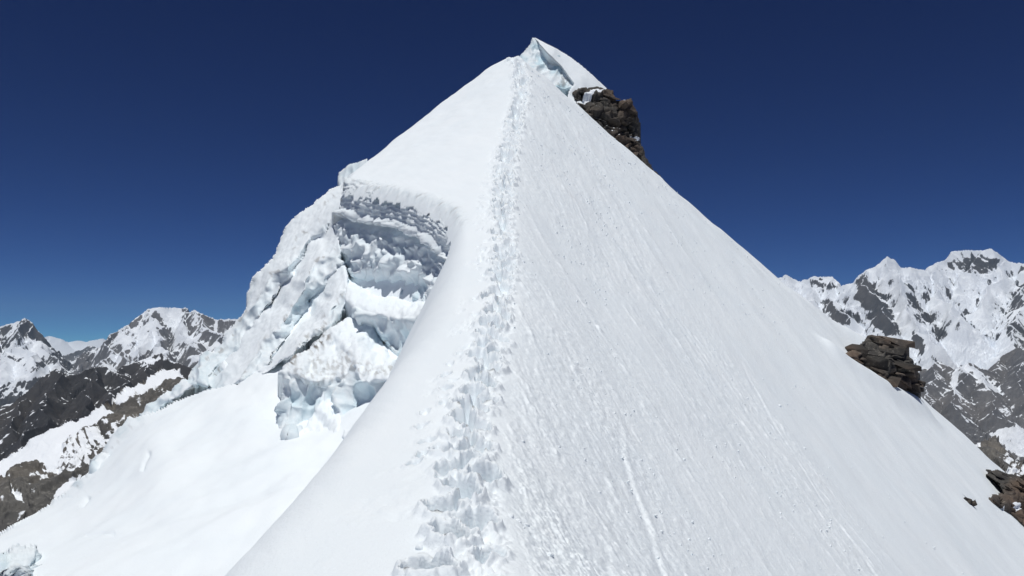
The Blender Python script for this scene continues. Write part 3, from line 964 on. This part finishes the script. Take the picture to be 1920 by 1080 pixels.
def rock_disp(seed, amp, sc, snowpolys=(), nzs=0.9):
    def f(P, n, px, py, sd):
        X, Y, Z = P[..., 0], P[..., 1], P[..., 2]
        a1, a2, c = worley3(X * sc, Y * sc, Z * sc * 1.5, seed)
        b1, b2, c2 = worley3(X * sc * 2.6, Y * sc * 2.6, Z * sc * 4, seed + 1)
        h = amp * (1.0 * (c - .5) + .5 * (c2 - .5) - .6 * np.exp(-((a2 - a1) / .07) ** 2) + .5 * fbm3(X * sc, Y * sc, Z * sc, 3, seed + 2))
        h = h * (.2 + .8 * sstep(2, 16, sd))
        P2 = P + n * h[..., None]
        n2 = blurn(P2, 1)
        sn = sstep(nzs - .15, nzs + .1, n2[..., 2] + .2 * fbm3(X * sc * 2, Y * sc * 2, Z * sc * 2, 3, seed + 3))
        for pl, am in snowpolys:
            sn = np.maximum(sn, am * poly_mask(pl, px, py, 3, seed + 4, 5))
        return P2, {'snow': sn}
    return f


def outcrop(name, label, outline, ctrl, seed, amp, sc, n_slab, size, tilt, snowpolys=(), boxes=None, cat='rock outcrop', meshes=None, step=1.7, nzs=.9):
    c = np.mean(np.array(outline), 0)
    e = empty(name, at(c[0], c[1], np.mean([q[2] for q in ctrl])))
    tag(e, label, cat)
    o = relief('rock_core', outline, ctrl, M_SLATE, step, 7, .6, 4.0, rock_disp(seed, amp, sc, snowpolys, nzs), seed=seed + 9, lam=1e-5)
    for p in o.data.polygons: pass
    par(o, e)
    rng = np.random.default_rng(seed)
    fY = tps(ctrl, 1e-5)
    ol = np.array(outline); k = 0; tries = 0
    while k < n_slab and tries < 5000:
        tries += 1
        px = rng.uniform(ol[:, 0].min(), ol[:, 0].max()); py = rng.uniform(ol[:, 1].min(), ol[:, 1].max())
        if sdist(outline, np.array([px]), np.array([py]))[0] < 3:
            continue
        ms = meshes or SLABS
        flat = rng.random() < .7
        me = (ms if flat else CHUNKS)[rng.integers(8)]
        s = size * rng.uniform(.35, 1.35) * (1 if flat else .7)
        p = at(px, py, float(fY(px, py)) + s * .25)
        r = add_obj('rock_slab' if flat else 'rock_chunk', me, e, Vector(p) - e.location)
        r.scale = (s, s * rng.uniform(.6, 1.0), s * rng.uniform(.7, 1.2))
        r.rotation_euler = (tilt[0] + rng.normal(0, .09), tilt[1] + rng.normal(0, .09), rng.uniform(-.45, .45))
        k += 1
    return e


outcrop('rock_outcrop', 'dark craggy rock outcrop poking out beneath the snowy summit cornice',
        [(1072, 172), (1092, 163), (1120, 162), (1150, 170), (1158, 184), (1184, 186), (1186, 198), (1198, 212), (1199, 240), (1199, 262), (1210, 290), (1222, 310), (1234, 326), (1246, 340), (1232, 346), (1200, 330), (1150, 285), (1110, 240), (1080, 205)],
        [(1080, 172, 64.5), (1150, 172, 65), (1184, 188, 65), (1198, 220, 65.5), (1200, 270, 65), (1240, 340, 63), (1180, 300, 62.5), (1120, 240, 62.5), (1082, 205, 63), (1140, 215, 63)],
        701, .9, .7, 14, .55, (0.30, .40), [([(1080, 188), (1110, 172), (1135, 166), (1125, 176), (1096, 194), (1082, 200)], 1.0), ([(1160, 182), (1174, 184), (1174, 188), (1160, 186)], 1.0), ([(1184, 252), (1200, 260), (1192, 266)], 1.0)], nzs=.95)
outcrop('slate_outcrop', 'brown layered slate outcrop jutting from the right edge of the snow face',
        [(1578, 668), (1600, 655), (1622, 636), (1650, 630), (1685, 636), (1706, 648), (1700, 660), (1716, 672), (1714, 684), (1728, 700), (1728, 730), (1726, 772), (1700, 770), (1640, 730), (1600, 695)],
        [(1580, 668, 49.6), (1600, 652, 51.0), (1640, 634, 53.2), (1700, 648, 53.4), (1728, 700, 53.8), (1728, 770, 55.5), (1660, 735, 50.4), (1600, 690, 50.2), (1650, 690, 50.6), (1690, 700, 51.6)],
        731, .55, .6, 46, .95, (0.22, .14), (), nzs=1.2)
outcrop('ledge_rocks', 'brown ledge of broken rock at the lower right edge of the snow face',
        [(1846, 888), (1866, 880), (1890, 886), (1930, 896), (1980, 920), (1980, 1040), (1940, 1010), (1905, 975), (1880, 955), (1850, 935), (1862, 928), (1880, 926), (1876, 910)],
        [(1850, 888, 49.3), (1900, 888, 49.8), (1970, 920, 49.5), (1970, 1030, 44.6), (1900, 972, 45.2), (1852, 934, 44.9), (1880, 926, 46.8), (1910, 930, 47.6)],
        761, .3, 1.0, 60, .45, (0.3, .45), [([(1895, 945), (1905, 942), (1920, 955), (1905, 958)], 1), ([(1872, 960), (1880, 950), (1888, 970)], 1)], nzs=1.2)
st = empty('lone_stone', at(1817, 941, 41.2))
tag(st, 'single small dark stone melting out of the smooth snow face', 'stone')
for i in range(3):
    r = add_obj('rock_chunk', CHUNKS[i], st, (-.12 + .14 * i, 0, .08 - .08 * i))
    r.scale = (.22, .2, .22); r.rotation_euler = (.5, .6, i)

# --- grey rock ridge below the bowl
GREY = [(346, 706), (338, 693), (312, 692), (280, 706), (250, 726), (214, 748), (196, 762), (165, 780), (128, 790), (96, 806), (60, 826), (30, 850), (0, 872), (-60, 900), (-60, 1120), (40, 1060), (120, 980), (220, 860), (300, 780), (340, 740)]
GREY_C = [(340, 695, 190), (280, 708, 182), (214, 750, 165), (165, 782, 158), (96, 808, 150), (0, 874, 138), (-60, 902, 130), (-60, 1110, 96), (40, 1050, 104), (120, 970, 115), (220, 860, 130), (300, 780, 148), (200, 800, 143), (100, 870, 132), (60, 940, 118), (0, 960, 112)]
GSNOW = [([(350, 696), (312, 690), (250, 724), (205, 752), (222, 752), (262, 736), (310, 716), (345, 715)], 1.0),
         ([(215, 770), (196, 762), (128, 788), (60, 824), (0, 872), (-60, 900), (-60, 930), (0, 905), (40, 872), (70, 868), (105, 870), (130, 830), (170, 812)], 1.0),
         ([(100, 925), (135, 900), (165, 893), (160, 905), (130, 925), (108, 940)], .95), ([(20, 920), (40, 930), (44, 948), (26, 938)], .9), ([(216, 795), (240, 780), (236, 790)], .9)]


def grey_disp(P, n, px, py, sd):
    X, Y, Z = P[..., 0], P[..., 1], P[..., 2]
    sc = .16
    a1, a2, c = worley3(X * sc, Y * sc * .6, Z * sc, 801)
    b1, b2, c2 = worley3(X * sc * 3, Y * sc * 2, Z * sc * 3.2, 803)
    sn = np.zeros_like(px)
    for pl, am in GSNOW: sn = np.maximum(sn, am * poly_mask(pl, px, py, 5, 805, 9))
    mix = poly_mask([(230, 790), (130, 820), (70, 880), (60, 900), (120, 890), (170, 880), (215, 830)], px, py, 12, 807, 10)
    rk = 1 - .85 * sn
    h = rk * (1.1 * ((c - .5) + .5 * (c2 - .5) - .4 * np.exp(-((a2 - a1) / .06) ** 2)) + 2.6 * (ridged2((X + .4 * Y) * .07, (Y - .4 * X) * .035, 5, 809, .58) - .3)) + (1 - rk) * 1.0 * fbm2(X * .08, Y * .06, 3, 811)
    P2 = P + n * h[..., None]
    n2 = blurn(P2, 1)
    ledge = sstep(.45, .85, n2[..., 2] + .45 * fbm2(px / 16, py / 12, 3, 813))
    sn = np.maximum(sn, mix * .55 * (ledge + sstep(-.1, .25, fbm2(px / 9, py / 7, 3, 815))))
    sn = np.maximum(sn, .50 * ledge * sstep(0.1, .4, fbm2(px / 25, py / 25, 3, 817)))
    return P2, {'snow': sn}


o = relief('rock_ridge', GREY, GREY_C, M_GREY, 1.7, 8, 4, 5, grey_disp, seed=820, lam=1e-5, back=40)
tag(o, 'grey rocky ridge dusted with snow below the bright slope at the left edge', 'rock ridge')

# --- rock spur at lower right
SPUR = [(1822, 838), (1845, 828), (1866, 820), (1880, 832), (1898, 856), (1925, 876), (1960, 900), (1960, 960), (1900, 930), (1850, 880)]


def spur_disp(P, n, px, py, sd):
    X, Y, Z = P[..., 0], P[..., 1], P[..., 2]
    sc = .12
    a1, a2, c = worley3(X * sc, Y * sc, Z * sc, 831)
    b1, b2, c2 = worley3(X * sc * 3, Y * sc * 3, Z * sc * 3, 833)
    h = 3.2 * ((c - .5) + .5 * (c2 - .5) + .4 * fbm3(X * .2, Y * .2, Z * .2, 3, 834))
    P2 = P + n * h[..., None]
    sn = poly_mask([(1884, 845), (1920, 872), (1960, 896), (1960, 950), (1915, 920), (1880, 880), (1870, 862)], px, py, 8, 835, 10) * (.35 + .5 * sstep(-.2, .3, fbm2(px / 9, py / 9, 3, 836)))
    sn = np.maximum(sn, poly_mask([(1815, 840), (1840, 832), (1838, 842)], px, py, 3, 837, 3))
    return P2, {'snow': sn}


o = relief('rock_spur', SPUR, [(1825, 838, 200), (1866, 822, 210), (1955, 900, 190), (1955, 955, 170), (1850, 878, 180), (1895, 890, 182)], M_GREY, 1.5, 6, 6, 4, spur_disp, seed=840, lam=1e-5, back=40)
tag(o, 'brown rock spur with snow patches just behind the lower right snow edge', 'rock spur')
print('rocks', round(time.time() - T0, 1))


# ------------------------------------------------------------------ mountains
def mountain(name, label, p0, p1, Y0, Y1, ridges, mat, floor=-1400.0, slope=1.0, conc=0.55, gam=220.0, glam=420.0, rough=60.0, seed=0, thr=0.6, polys=(), cols=1.7, nrow=260, kind='structure', cat=None, snow_hi=None):
    px = np.arange(p0, p1, cols)
    m = (px - 960) / FPX
    rows = np.linspace(Y0, Y1, nrow)
    X = m[None] * rows[:, None]; Y = np.repeat(rows[:, None], len(m), 1)
    H = np.full(X.shape, -1e9); S = np.zeros(X.shape); Dd = np.zeros(X.shape)
    wx = X + rough * 2.2 * fbm2(X / (glam * 1.6), Y / (glam * 1.6), 3, seed + 1)
    wy = Y + rough * 2.2 * fbm2(X / (glam * 1.6), Y / (glam * 1.6), 3, seed + 2)
    s0 = 0
    for rd in ridges:
        k = 1.0
        if isinstance(rd, tuple): rd, k = rd
        pts = np.array([at(a, b, c) for a, b, c in rd])
        for i in range(len(pts) - 1):
            A, B = pts[i], pts[i + 1]
            dx, dy = B[0] - A[0], B[1] - A[1]
            L2 = dx * dx + dy * dy
            # exact on the crest itself, warped further down
            t = np.clip(((wx - A[0]) * dx + (wy - A[1]) * dy) / L2, 0, 1)
            d = np.hypot(wx - A[0] - t * dx, wy - A[1] - t * dy)
            h = A[2] + t * (B[2] - A[2])
            rel = np.maximum(h - floor, 1)
            drop = rel * (1 - np.exp(-slope * k * d / (rel * conc))) * conc + slope * k * d * .28
            hh = h - drop
            new = hh > H
            S = np.where(new, s0 + t * math.sqrt(L2), S); Dd = np.where(new, d, Dd)
            H = np.maximum(H, hh)
            s0 += math.sqrt(L2)
        s0 += 5000
    fade = sstep(0, glam * 1.2, Dd)
    g = ridged2(S / glam + .25 * perlin2(X / glam, Y / glam, seed + 4), Dd / (glam * 4.0), 5, seed + 5, .58)
    H = H + gam * .5 * (g - .35) * (0.03 + .97 * fade)
    H = H + rough * fbm2(X / glam * 1.3, Y / glam * 1.3, 6, seed + 6, .6) * (.10 + .90 * fade)
    H = H + .45 * rough * (1 - np.abs(fbm2(X / glam * 3.1, Y / glam * 3.1, 4, seed + 7)) * 3)* (.12 + .88 * fade)
    H = H + .16 * gam * (ridged2(S / (glam * .27), Dd / (glam * 2.4), 3, seed + 12) - .3) * (.05 + .95 * fade)
    H = np.maximum(H, floor - 60 + 60 * fbm2(X / 900, Y / 900, 3, seed + 8))
    P = np.stack([X, Y, H], -1)
    gy = np.gradient(H, axis=0) / np.gradient(Y, axis=0)
    gx = np.gradient(H, axis=1) / np.gradient(X, axis=1)
    nz = 1 / np.sqrt(1 + gx * gx + gy * gy)
    qx, qy = proj(P)
    sn = 0.5 + 1.7 * (nz - thr) + .75 * fbm2(S / glam * 5, Dd / glam * 1.1, 5, seed + 9, .6) + .35 * fbm2(X / glam * 4, Y / glam * 4, 4, seed + 10, .55) + .25 * (1 - fade)
    if snow_hi is not None:
        sn = sn + np.clip((H - snow_hi[0]) / snow_hi[1], -1.2, 1.0) * .6
    for pl, am in polys:
        sn = sn + am * poly_mask(pl, qx, qy, 5, seed + 11, 9)
    nr, nc = X.shape
    I = np.arange(nr * nc).reshape(nr, nc)
    q = np.stack([I[:-1, :-1], I[:-1, 1:], I[1:, 1:], I[1:, :-1]], -1).reshape(-1, 4)
    me = make_mesh(name, P.reshape(-1, 3), q, mat, {'snow': np.clip(sn, -.2, 1.2).ravel()}, False)
    o = add_obj(name, me)
    tag(o, label, cat, None, kind)
    return o


# far blue ranges
mountain('far_range', 'small pale blue peaks far off on the left horizon', -200, 700, 26000, 36000,
         [[(-100, 655, 30000), (40, 640, 30500), (78, 632, 30500), (96, 629, 31000), (112, 636, 30000), (130, 641, 31000), (150, 638, 31000), (172, 640, 31000), (190, 634, 30500), (210, 642, 31000), (300, 646, 31000), (700, 650, 31000)]],
         M_FAR, -2200, .9, .6, 500, 1500, 160, 901, .45, cols=2.6, nrow=110)
mountain('valley_mountain', 'low bluish mountains closing the valley between the two left peaks', -150, 520, 13000, 20500,
         [[(-100, 690, 17000), (60, 676, 17000), (110, 668, 17500), (150, 660, 18000), (178, 648, 18000), (200, 656, 17500), (300, 670, 17000), (500, 660, 17000)],
          [(110, 668, 17500), (120, 690, 15500)], [(178, 648, 18000), (165, 690, 15500)]],
         M_FAR, -2000, .8, .6, 350, 900, 120, 921, 1.0, cols=2.4, nrow=120)
mountain('pointed_peak', 'pointed snowy rock peak at the far left with a glacier at its foot', -260, 150, 8200, 12800,
         [[(-260, 640, 11200), (-100, 610, 11200), (0, 614, 11000), (14, 608, 11000), (25, 603, 11000), (38, 596, 11000), (52, 606, 11000), (60, 622, 10900), (66, 636, 10700), (80, 644, 10500), (96, 664, 10200), (112, 690, 9700)],
          [(38, 597, 11000), (30, 640, 10300), (52, 660, 9900), (60, 690, 9300)], [(0, 614, 11000), (-30, 680, 10000)], [(66, 636, 10700), (20, 665, 9900), (0, 690, 9400)]],
         M_FAR, -1250, 1.15, .62, 300, 300, 90, 941, .80, [([(20, 640), (60, 632), (100, 660), (75, 680), (40, 668), (0, 665)], .5), ([(0, 665), (40, 690), (60, 700), (112, 680), (112, 695), (50, 712), (0, 720)], .9)], nrow=260)
mountain('broad_mountain', 'broad snow and rock mountain with a domed white top left of the ridge', 120, 620, 6800, 11600,
         [[(180, 672, 9600), (204, 640, 9900), (222, 618, 10000), (252, 606, 10100), (266, 590, 10100), (282, 579, 10200), (296, 577, 10200), (310, 575, 10200), (330, 576, 10200), (341, 586, 10100), (360, 585, 10000), (376, 581, 10000), (392, 592, 9900), (412, 599, 9900), (430, 597, 9900), (470, 600, 9900), (600, 620, 9900)],
          [(282, 579, 10200), (278, 610, 9700), (290, 616, 9500), (300, 640, 9000), (310, 670, 8400), (330, 700, 7600)], ([(341, 586, 10100), (350, 620, 9500), (372, 650, 8900), (395, 680, 8300)], 1.0), [(252, 606, 10100), (240, 650, 9300), (225, 690, 8500)],
          [(376, 581, 10000), (400, 630, 9300), (430, 660, 8700)], [(222, 618, 10000), (205, 660, 9300), (185, 690, 8600)], [(290, 616, 9500), (262, 650, 8900), (240, 690, 8200)]],
         M_FAR, -1250, 1.15, .62, 300, 300, 90, 961, .74, [([(300, 578), (340, 578), (342, 590), (330, 602), (312, 604), (298, 588)], .9), ([(318, 600), (345, 600), (356, 640), (335, 646), (320, 620)], .45), ([(262, 620), (295, 616), (310, 665), (300, 668), (285, 650), (258, 668), (240, 668)], .6), ([(205, 665), (228, 668), (220, 680), (208, 676)], .9)], nrow=280)
mountain('dark_mountain', 'dark brown rock mountain streaked with snow below the left peaks', -260, 520, 2300, 4700,
         [[(-260, 830, 3300), (-60, 800, 3500), (0, 768, 3600), (40, 740, 3700), (80, 706, 3800), (112, 690, 3850), (130, 702, 3800), (152, 694, 3800), (176, 688, 3850), (196, 688, 3850), (216, 704, 3800), (232, 688, 3900), (262, 676, 3950), (300, 660, 4000), (330, 676, 4000), (380, 690, 4000), (500, 700, 4000)],
          [(112, 690, 3850), (90, 740, 3500), (60, 800, 3100), (20, 860, 2800)], [(176, 688, 3850), (175, 730, 3550), (150, 780, 3200), (110, 830, 2900)], [(232, 688, 3900), (225, 730, 3550), (215, 780, 3200)], [(262, 676, 3950), (290, 720, 3600), (310, 760, 3300)], [(40, 740, 3700), (0, 810, 3200)]],
         M_DARK, -1250, 1.0, .6, 130, 150, 44, 981, 1.04, [([(225, 672), (300, 655), (330, 690), (270, 690)], .35)], nrow=300)
# right hand wall of mountains
mountain('twin_peak_wall', 'white fluted mountain wall with two summits right of the ridge', 1290, 2180, 7600, 13600,
         [[(1300, 560, 11800), (1455, 520, 11800), (1470, 514, 11800), (1490, 522, 11800), (1512, 527, 11800), (1530, 518, 11800), (1556, 519, 11700), (1572, 530, 11600), (1583, 539, 11400), (1600, 528, 11200), (1617, 506, 11000), (1640, 500, 11000), (1652, 492, 11000), (1660, 481, 11000), (1670, 485, 11000), (1690, 501, 11000), (1712, 504, 11100), (1742, 510, 11300), (1756, 496, 11700), (1776, 480, 11900), (1790, 469, 12000), (1810, 468, 12000), (1846, 470, 12000), (1853, 466, 12000), (1866, 476, 12000), (1884, 485, 12000), (1900, 493, 12000), (1925, 495, 12000), (2000, 500, 12000), (2180, 540, 12000)],
          [(1617, 506, 11000), (1630, 540, 10500), (1655, 580, 10000), (1680, 640, 9300)], [(1660, 482, 11000), (1690, 560, 10200), (1720, 620, 9500), (1770, 650, 8900)], [(1742, 510, 11300), (1770, 560, 10500), (1800, 600, 9900)],
          [(1846, 471, 12000), (1800, 520, 11500), (1790, 540, 11300)], [(1884, 486, 12000), (1860, 530, 11400), (1830, 575, 10800)], [(1930, 494, 12000), (1915, 560, 10700), (1890, 640, 9500), (1870, 690, 8700)], [(1950, 500, 11800), (1960, 600, 9800), (1930, 680, 8600)],
          [(1556, 519, 11700), (1560, 560, 11000), (1600, 600, 10200)], [(1512, 527, 11800), (1520, 570, 11000), (1560, 620, 10200)]],
         M_FAR, -1300, 1.2, .66, 300, 260, 74, 1001, .355,
         [([(1606, 530), (1617, 508), (1640, 540), (1665, 575), (1685, 610), (1686, 634), (1660, 625), (1640, 610), (1628, 580), (1605, 560)], -.95),
          ([(1540, 566), (1556, 562), (1590, 590), (1595, 610), (1560, 600)], -.7), ([(1520, 524), (1540, 520), (1576, 534), (1570, 540), (1530, 536)], -.7),
          ([(1700, 545), (1718, 560), (1745, 595), (1752, 612), (1725, 606), (1700, 580)], -.5), ([(1752, 612), (1775, 620), (1785, 640), (1760, 640)], -.7), ([(1712, 620), (1740, 640), (1735, 665), (1712, 650)], -.7),
          ([(1775, 498), (1790, 480), (1800, 490), (1840, 478), (1875, 488), (1858, 505), (1830, 515), (1800, 505), (1760, 508)], -.75),
          ([(1895, 560), (1925, 530), (1960, 640), (1900, 660), (1885, 620)], -.6),
          ([(1740, 650), (1790, 628), (1850, 625), (1880, 655), (1850, 690), (1770, 680)], 1.0)], nrow=420)
mountain('moraine_ridge', 'grey rock ridges and scree below the white mountain wall at right', 1480, 2150, 3900, 8300,
         [[(1480, 760, 7200), (1660, 700, 7300), (1700, 690, 7300), (1745, 692, 7200), (1762, 676, 7200), (1785, 700, 7000), (1806, 686, 7000), (1816, 680, 7000), (1836, 690, 7000), (1862, 700, 7100), (1880, 672, 7500), (1930, 640, 7600), (2140, 600, 7600)],
          [(1762, 676, 7200), (1742, 720, 6600), (1730, 770, 5900)], [(1816, 680, 7000), (1790, 730, 6400), (1800, 770, 5900)], [(1816, 680, 7000), (1850, 730, 6400), (1880, 775, 5900), (1895, 800, 5600)], [(1930, 640, 7600), (1910, 700, 6700), (1925, 760, 6100)], [(1700, 690, 7300), (1690, 750, 6300), (1740, 790, 5600)]],
         M_FAR, -950, .9, .6, 150, 240, 46, 1021, 1.02, [([(1785, 700), (1806, 688), (1816, 682), (1826, 692), (1800, 705), (1790, 725), (1802, 750), (1788, 735), (1780, 715)], .75), ([(1820, 688), (1836, 696), (1870, 725), (1895, 750), (1880, 745), (1850, 722), (1822, 700)], .75), ([(1855, 815), (1890, 805), (1960, 790), (1960, 870), (1900, 850)], 1.2)], nrow=320)

# ground sheet that reaches the horizon
gr = np.linspace(0, 1, 60)
rr = 300 + 120000 * gr ** 3
an = np.linspace(0, 2 * math.pi, 73)
RX = rr[:, None] * np.sin(an)[None]; RY = rr[:, None] * np.cos(an)[None]
RZ = -1500 + 180 * fbm2(RX / 5000, RY / 5000, 3, 1101)
I = np.arange(60 * 73).reshape(60, 73)
q = np.stack([I[:-1, :-1], I[:-1, 1:], I[1:, 1:], I[1:, :-1]], -1).reshape(-1, 4)
me = make_mesh('valley_ground', np.stack([RX, RY, RZ], -1).reshape(-1, 3), q, M_FAR, {'snow': np.clip(.45 + .5 * fbm2(RX / 3000, RY / 3000, 3, 1103), 0, 1).ravel()})
tag(add_obj('valley_ground', me), 'grey and white valley floor far below the ridge', None, None, 'structure')
print('mountains', round(time.time() - T0, 1))

# ------------------------------------------------------------------ thin blue air
hv = np.array([(x, y, z) for z in (-2600, 1700) for y in (-600, 39000) for x in (-24000, 24000)], float)
hf = np.array([(0, 2, 3, 1), (4, 5, 7, 6), (0, 1, 5, 4), (2, 6, 7, 3), (0, 4, 6, 2), (1, 3, 7, 5)])   # all faces look outwards
hm = bpy.data.materials.new('haze'); hm.use_nodes = True
hm.node_tree.nodes.clear()
ho = hm.node_tree.nodes.new('ShaderNodeOutputMaterial'); hp = hm.node_tree.nodes.new('ShaderNodeVolumePrincipled')
hp.inputs['Color'].default_value = (0.47, 0.72, 1.0, 1); hp.inputs['Density'].default_value = 1.6e-5
hm.node_tree.links.new(hp.outputs[0], ho.inputs['Volume'])
tag(add_obj('haze', make_mesh('haze', hv, hf, hm, None, False)), 'thin blue air over the far mountains', None, None, 'stuff')

# ------------------------------------------------------------------ loose snow
def clod_mesh(seed):
    bm = bmesh.new()
    bmesh.ops.create_icosphere(bm, subdivisions=2, radius=1.0)
    rng = np.random.default_rng(seed)
    sq = rng.uniform(.55, 1.0, 3)
    V = np.array([v.co[:] for v in bm.verts])
    h = 1 + .55 * fbm3(V[:, 0] * 1.3, V[:, 1] * 1.3, V[:, 2] * 1.3, 3, seed)
    for v, k in zip(bm.verts, h): v.co = Vector((v.co.x * k * sq[0], v.co.y * k * sq[1], v.co.z * k * sq[2]))
    me = bpy.data.meshes.new('snow_clod'); bm.to_mesh(me); bm.free()
    me.materials.append(M_SNOW)
    return me


CL = [clod_mesh(1200 + i) for i in range(6)]
rng = np.random.default_rng(77)
CLODS = [(958, 972, .05, 'white snow clod right of the bottom track, highest of a close trio'), (972, 978, .04, 'small snow clod in the middle of the close trio right of the bottom track'),
         (988, 986, .04, 'snow clod farthest right of the close trio beside the bottom track'), (1032, 1043, .05, 'lone snow clod on the smooth face just above the bottom picture edge'),
         (786, 1030, .05, 'flat snow clod farthest left of the boot track at the bottom'), (814, 1026, .05, 'snow clod between the outermost clod and the bottom boot track'),
         (829, 1040, .035, 'tiny snow clod touching the left side of the bottom boot track'), (806, 866, .035, 'small snow clod left of the track where prints fan out'),
         (1094, 842, .045, 'lone snow clod on the rippled face right of the lower track'), (982, 492, .07, 'snow lump on the right brink of the track level with the ice wall'),
         (1508, 842, .09, 'lone snow lump low on the smooth outer part of the right face'), (1462, 762, .10, 'lone snow lump midway out on the right face left of the slate outcrop')]
for i, (px, py, s, lb) in enumerate(CLODS):
    p = ridge_point(px, py)
    o = bpy.data.objects.new('snow_clod', CL[i % 6]); COL.objects.link(o)
    o.location = p + np.array([0, 0, s * .1]); o.scale = (s, s, s * .6); o.rotation_euler = (rng.uniform(-.3, .3), rng.uniform(-.3, .3), rng.uniform(0, 6))
    tag(o, lb, 'snow clod', 'snow clods lying on the ridge')

# fine broken crust: one object
ico = bmesh.new(); bmesh.ops.create_icosphere(ico, subdivisions=1, radius=1.0)
iv = np.array([v.co[:] for v in ico.verts]); itf = np.array([[v.index for v in f.verts] for f in ico.faces]); ico.free()
nC = 6500
yy = rng.uniform(5.5, 58, nC); dl = np.abs(rng.gamma(1.7, 3.2, nC)) + .15
lane = ridged2((dl + .24 * yy) * 1.1, yy * .05, 3, 31)
pick = rng.random(nC) < (.15 + .85 * (lane > .4))
yy = yy[pick]; dl = dl[pick]
xx = crest_x(yy) + dl
zz, _, _ = ridge_base(xx, yy)
ss = np.minimum(rng.gamma(1.6, .007, len(yy)), .028) * (.7 + yy / 40)
Vc = []; Fc = []
for i in range(len(yy)):
    k = iv * rng.uniform(.6, 1.15, iv.shape) * ss[i] * np.array([1, 1.3, .8])
    Vc.append(k + (xx[i], yy[i], zz[i] + ss[i] * .25)); Fc.append(itf + len(iv) * i)
Vc = np.concatenate(Vc); zc = np.zeros(len(Vc))
me = make_mesh('snow_crumbs', Vc, np.concatenate(Fc), M_SNOW, {'ice': zc, 'blue': zc, 'dirt': zc})
tag(add_obj('snow_crumbs', me), 'countless snow crumbs strewn down the rippled right face', None, None, 'stuff')
print('done', round(time.time() - T0, 1), 'tris', sum(len(o.data.loops) - 2 * len(o.data.polygons) for o in bpy.data.objects if o.type == 'MESH'))
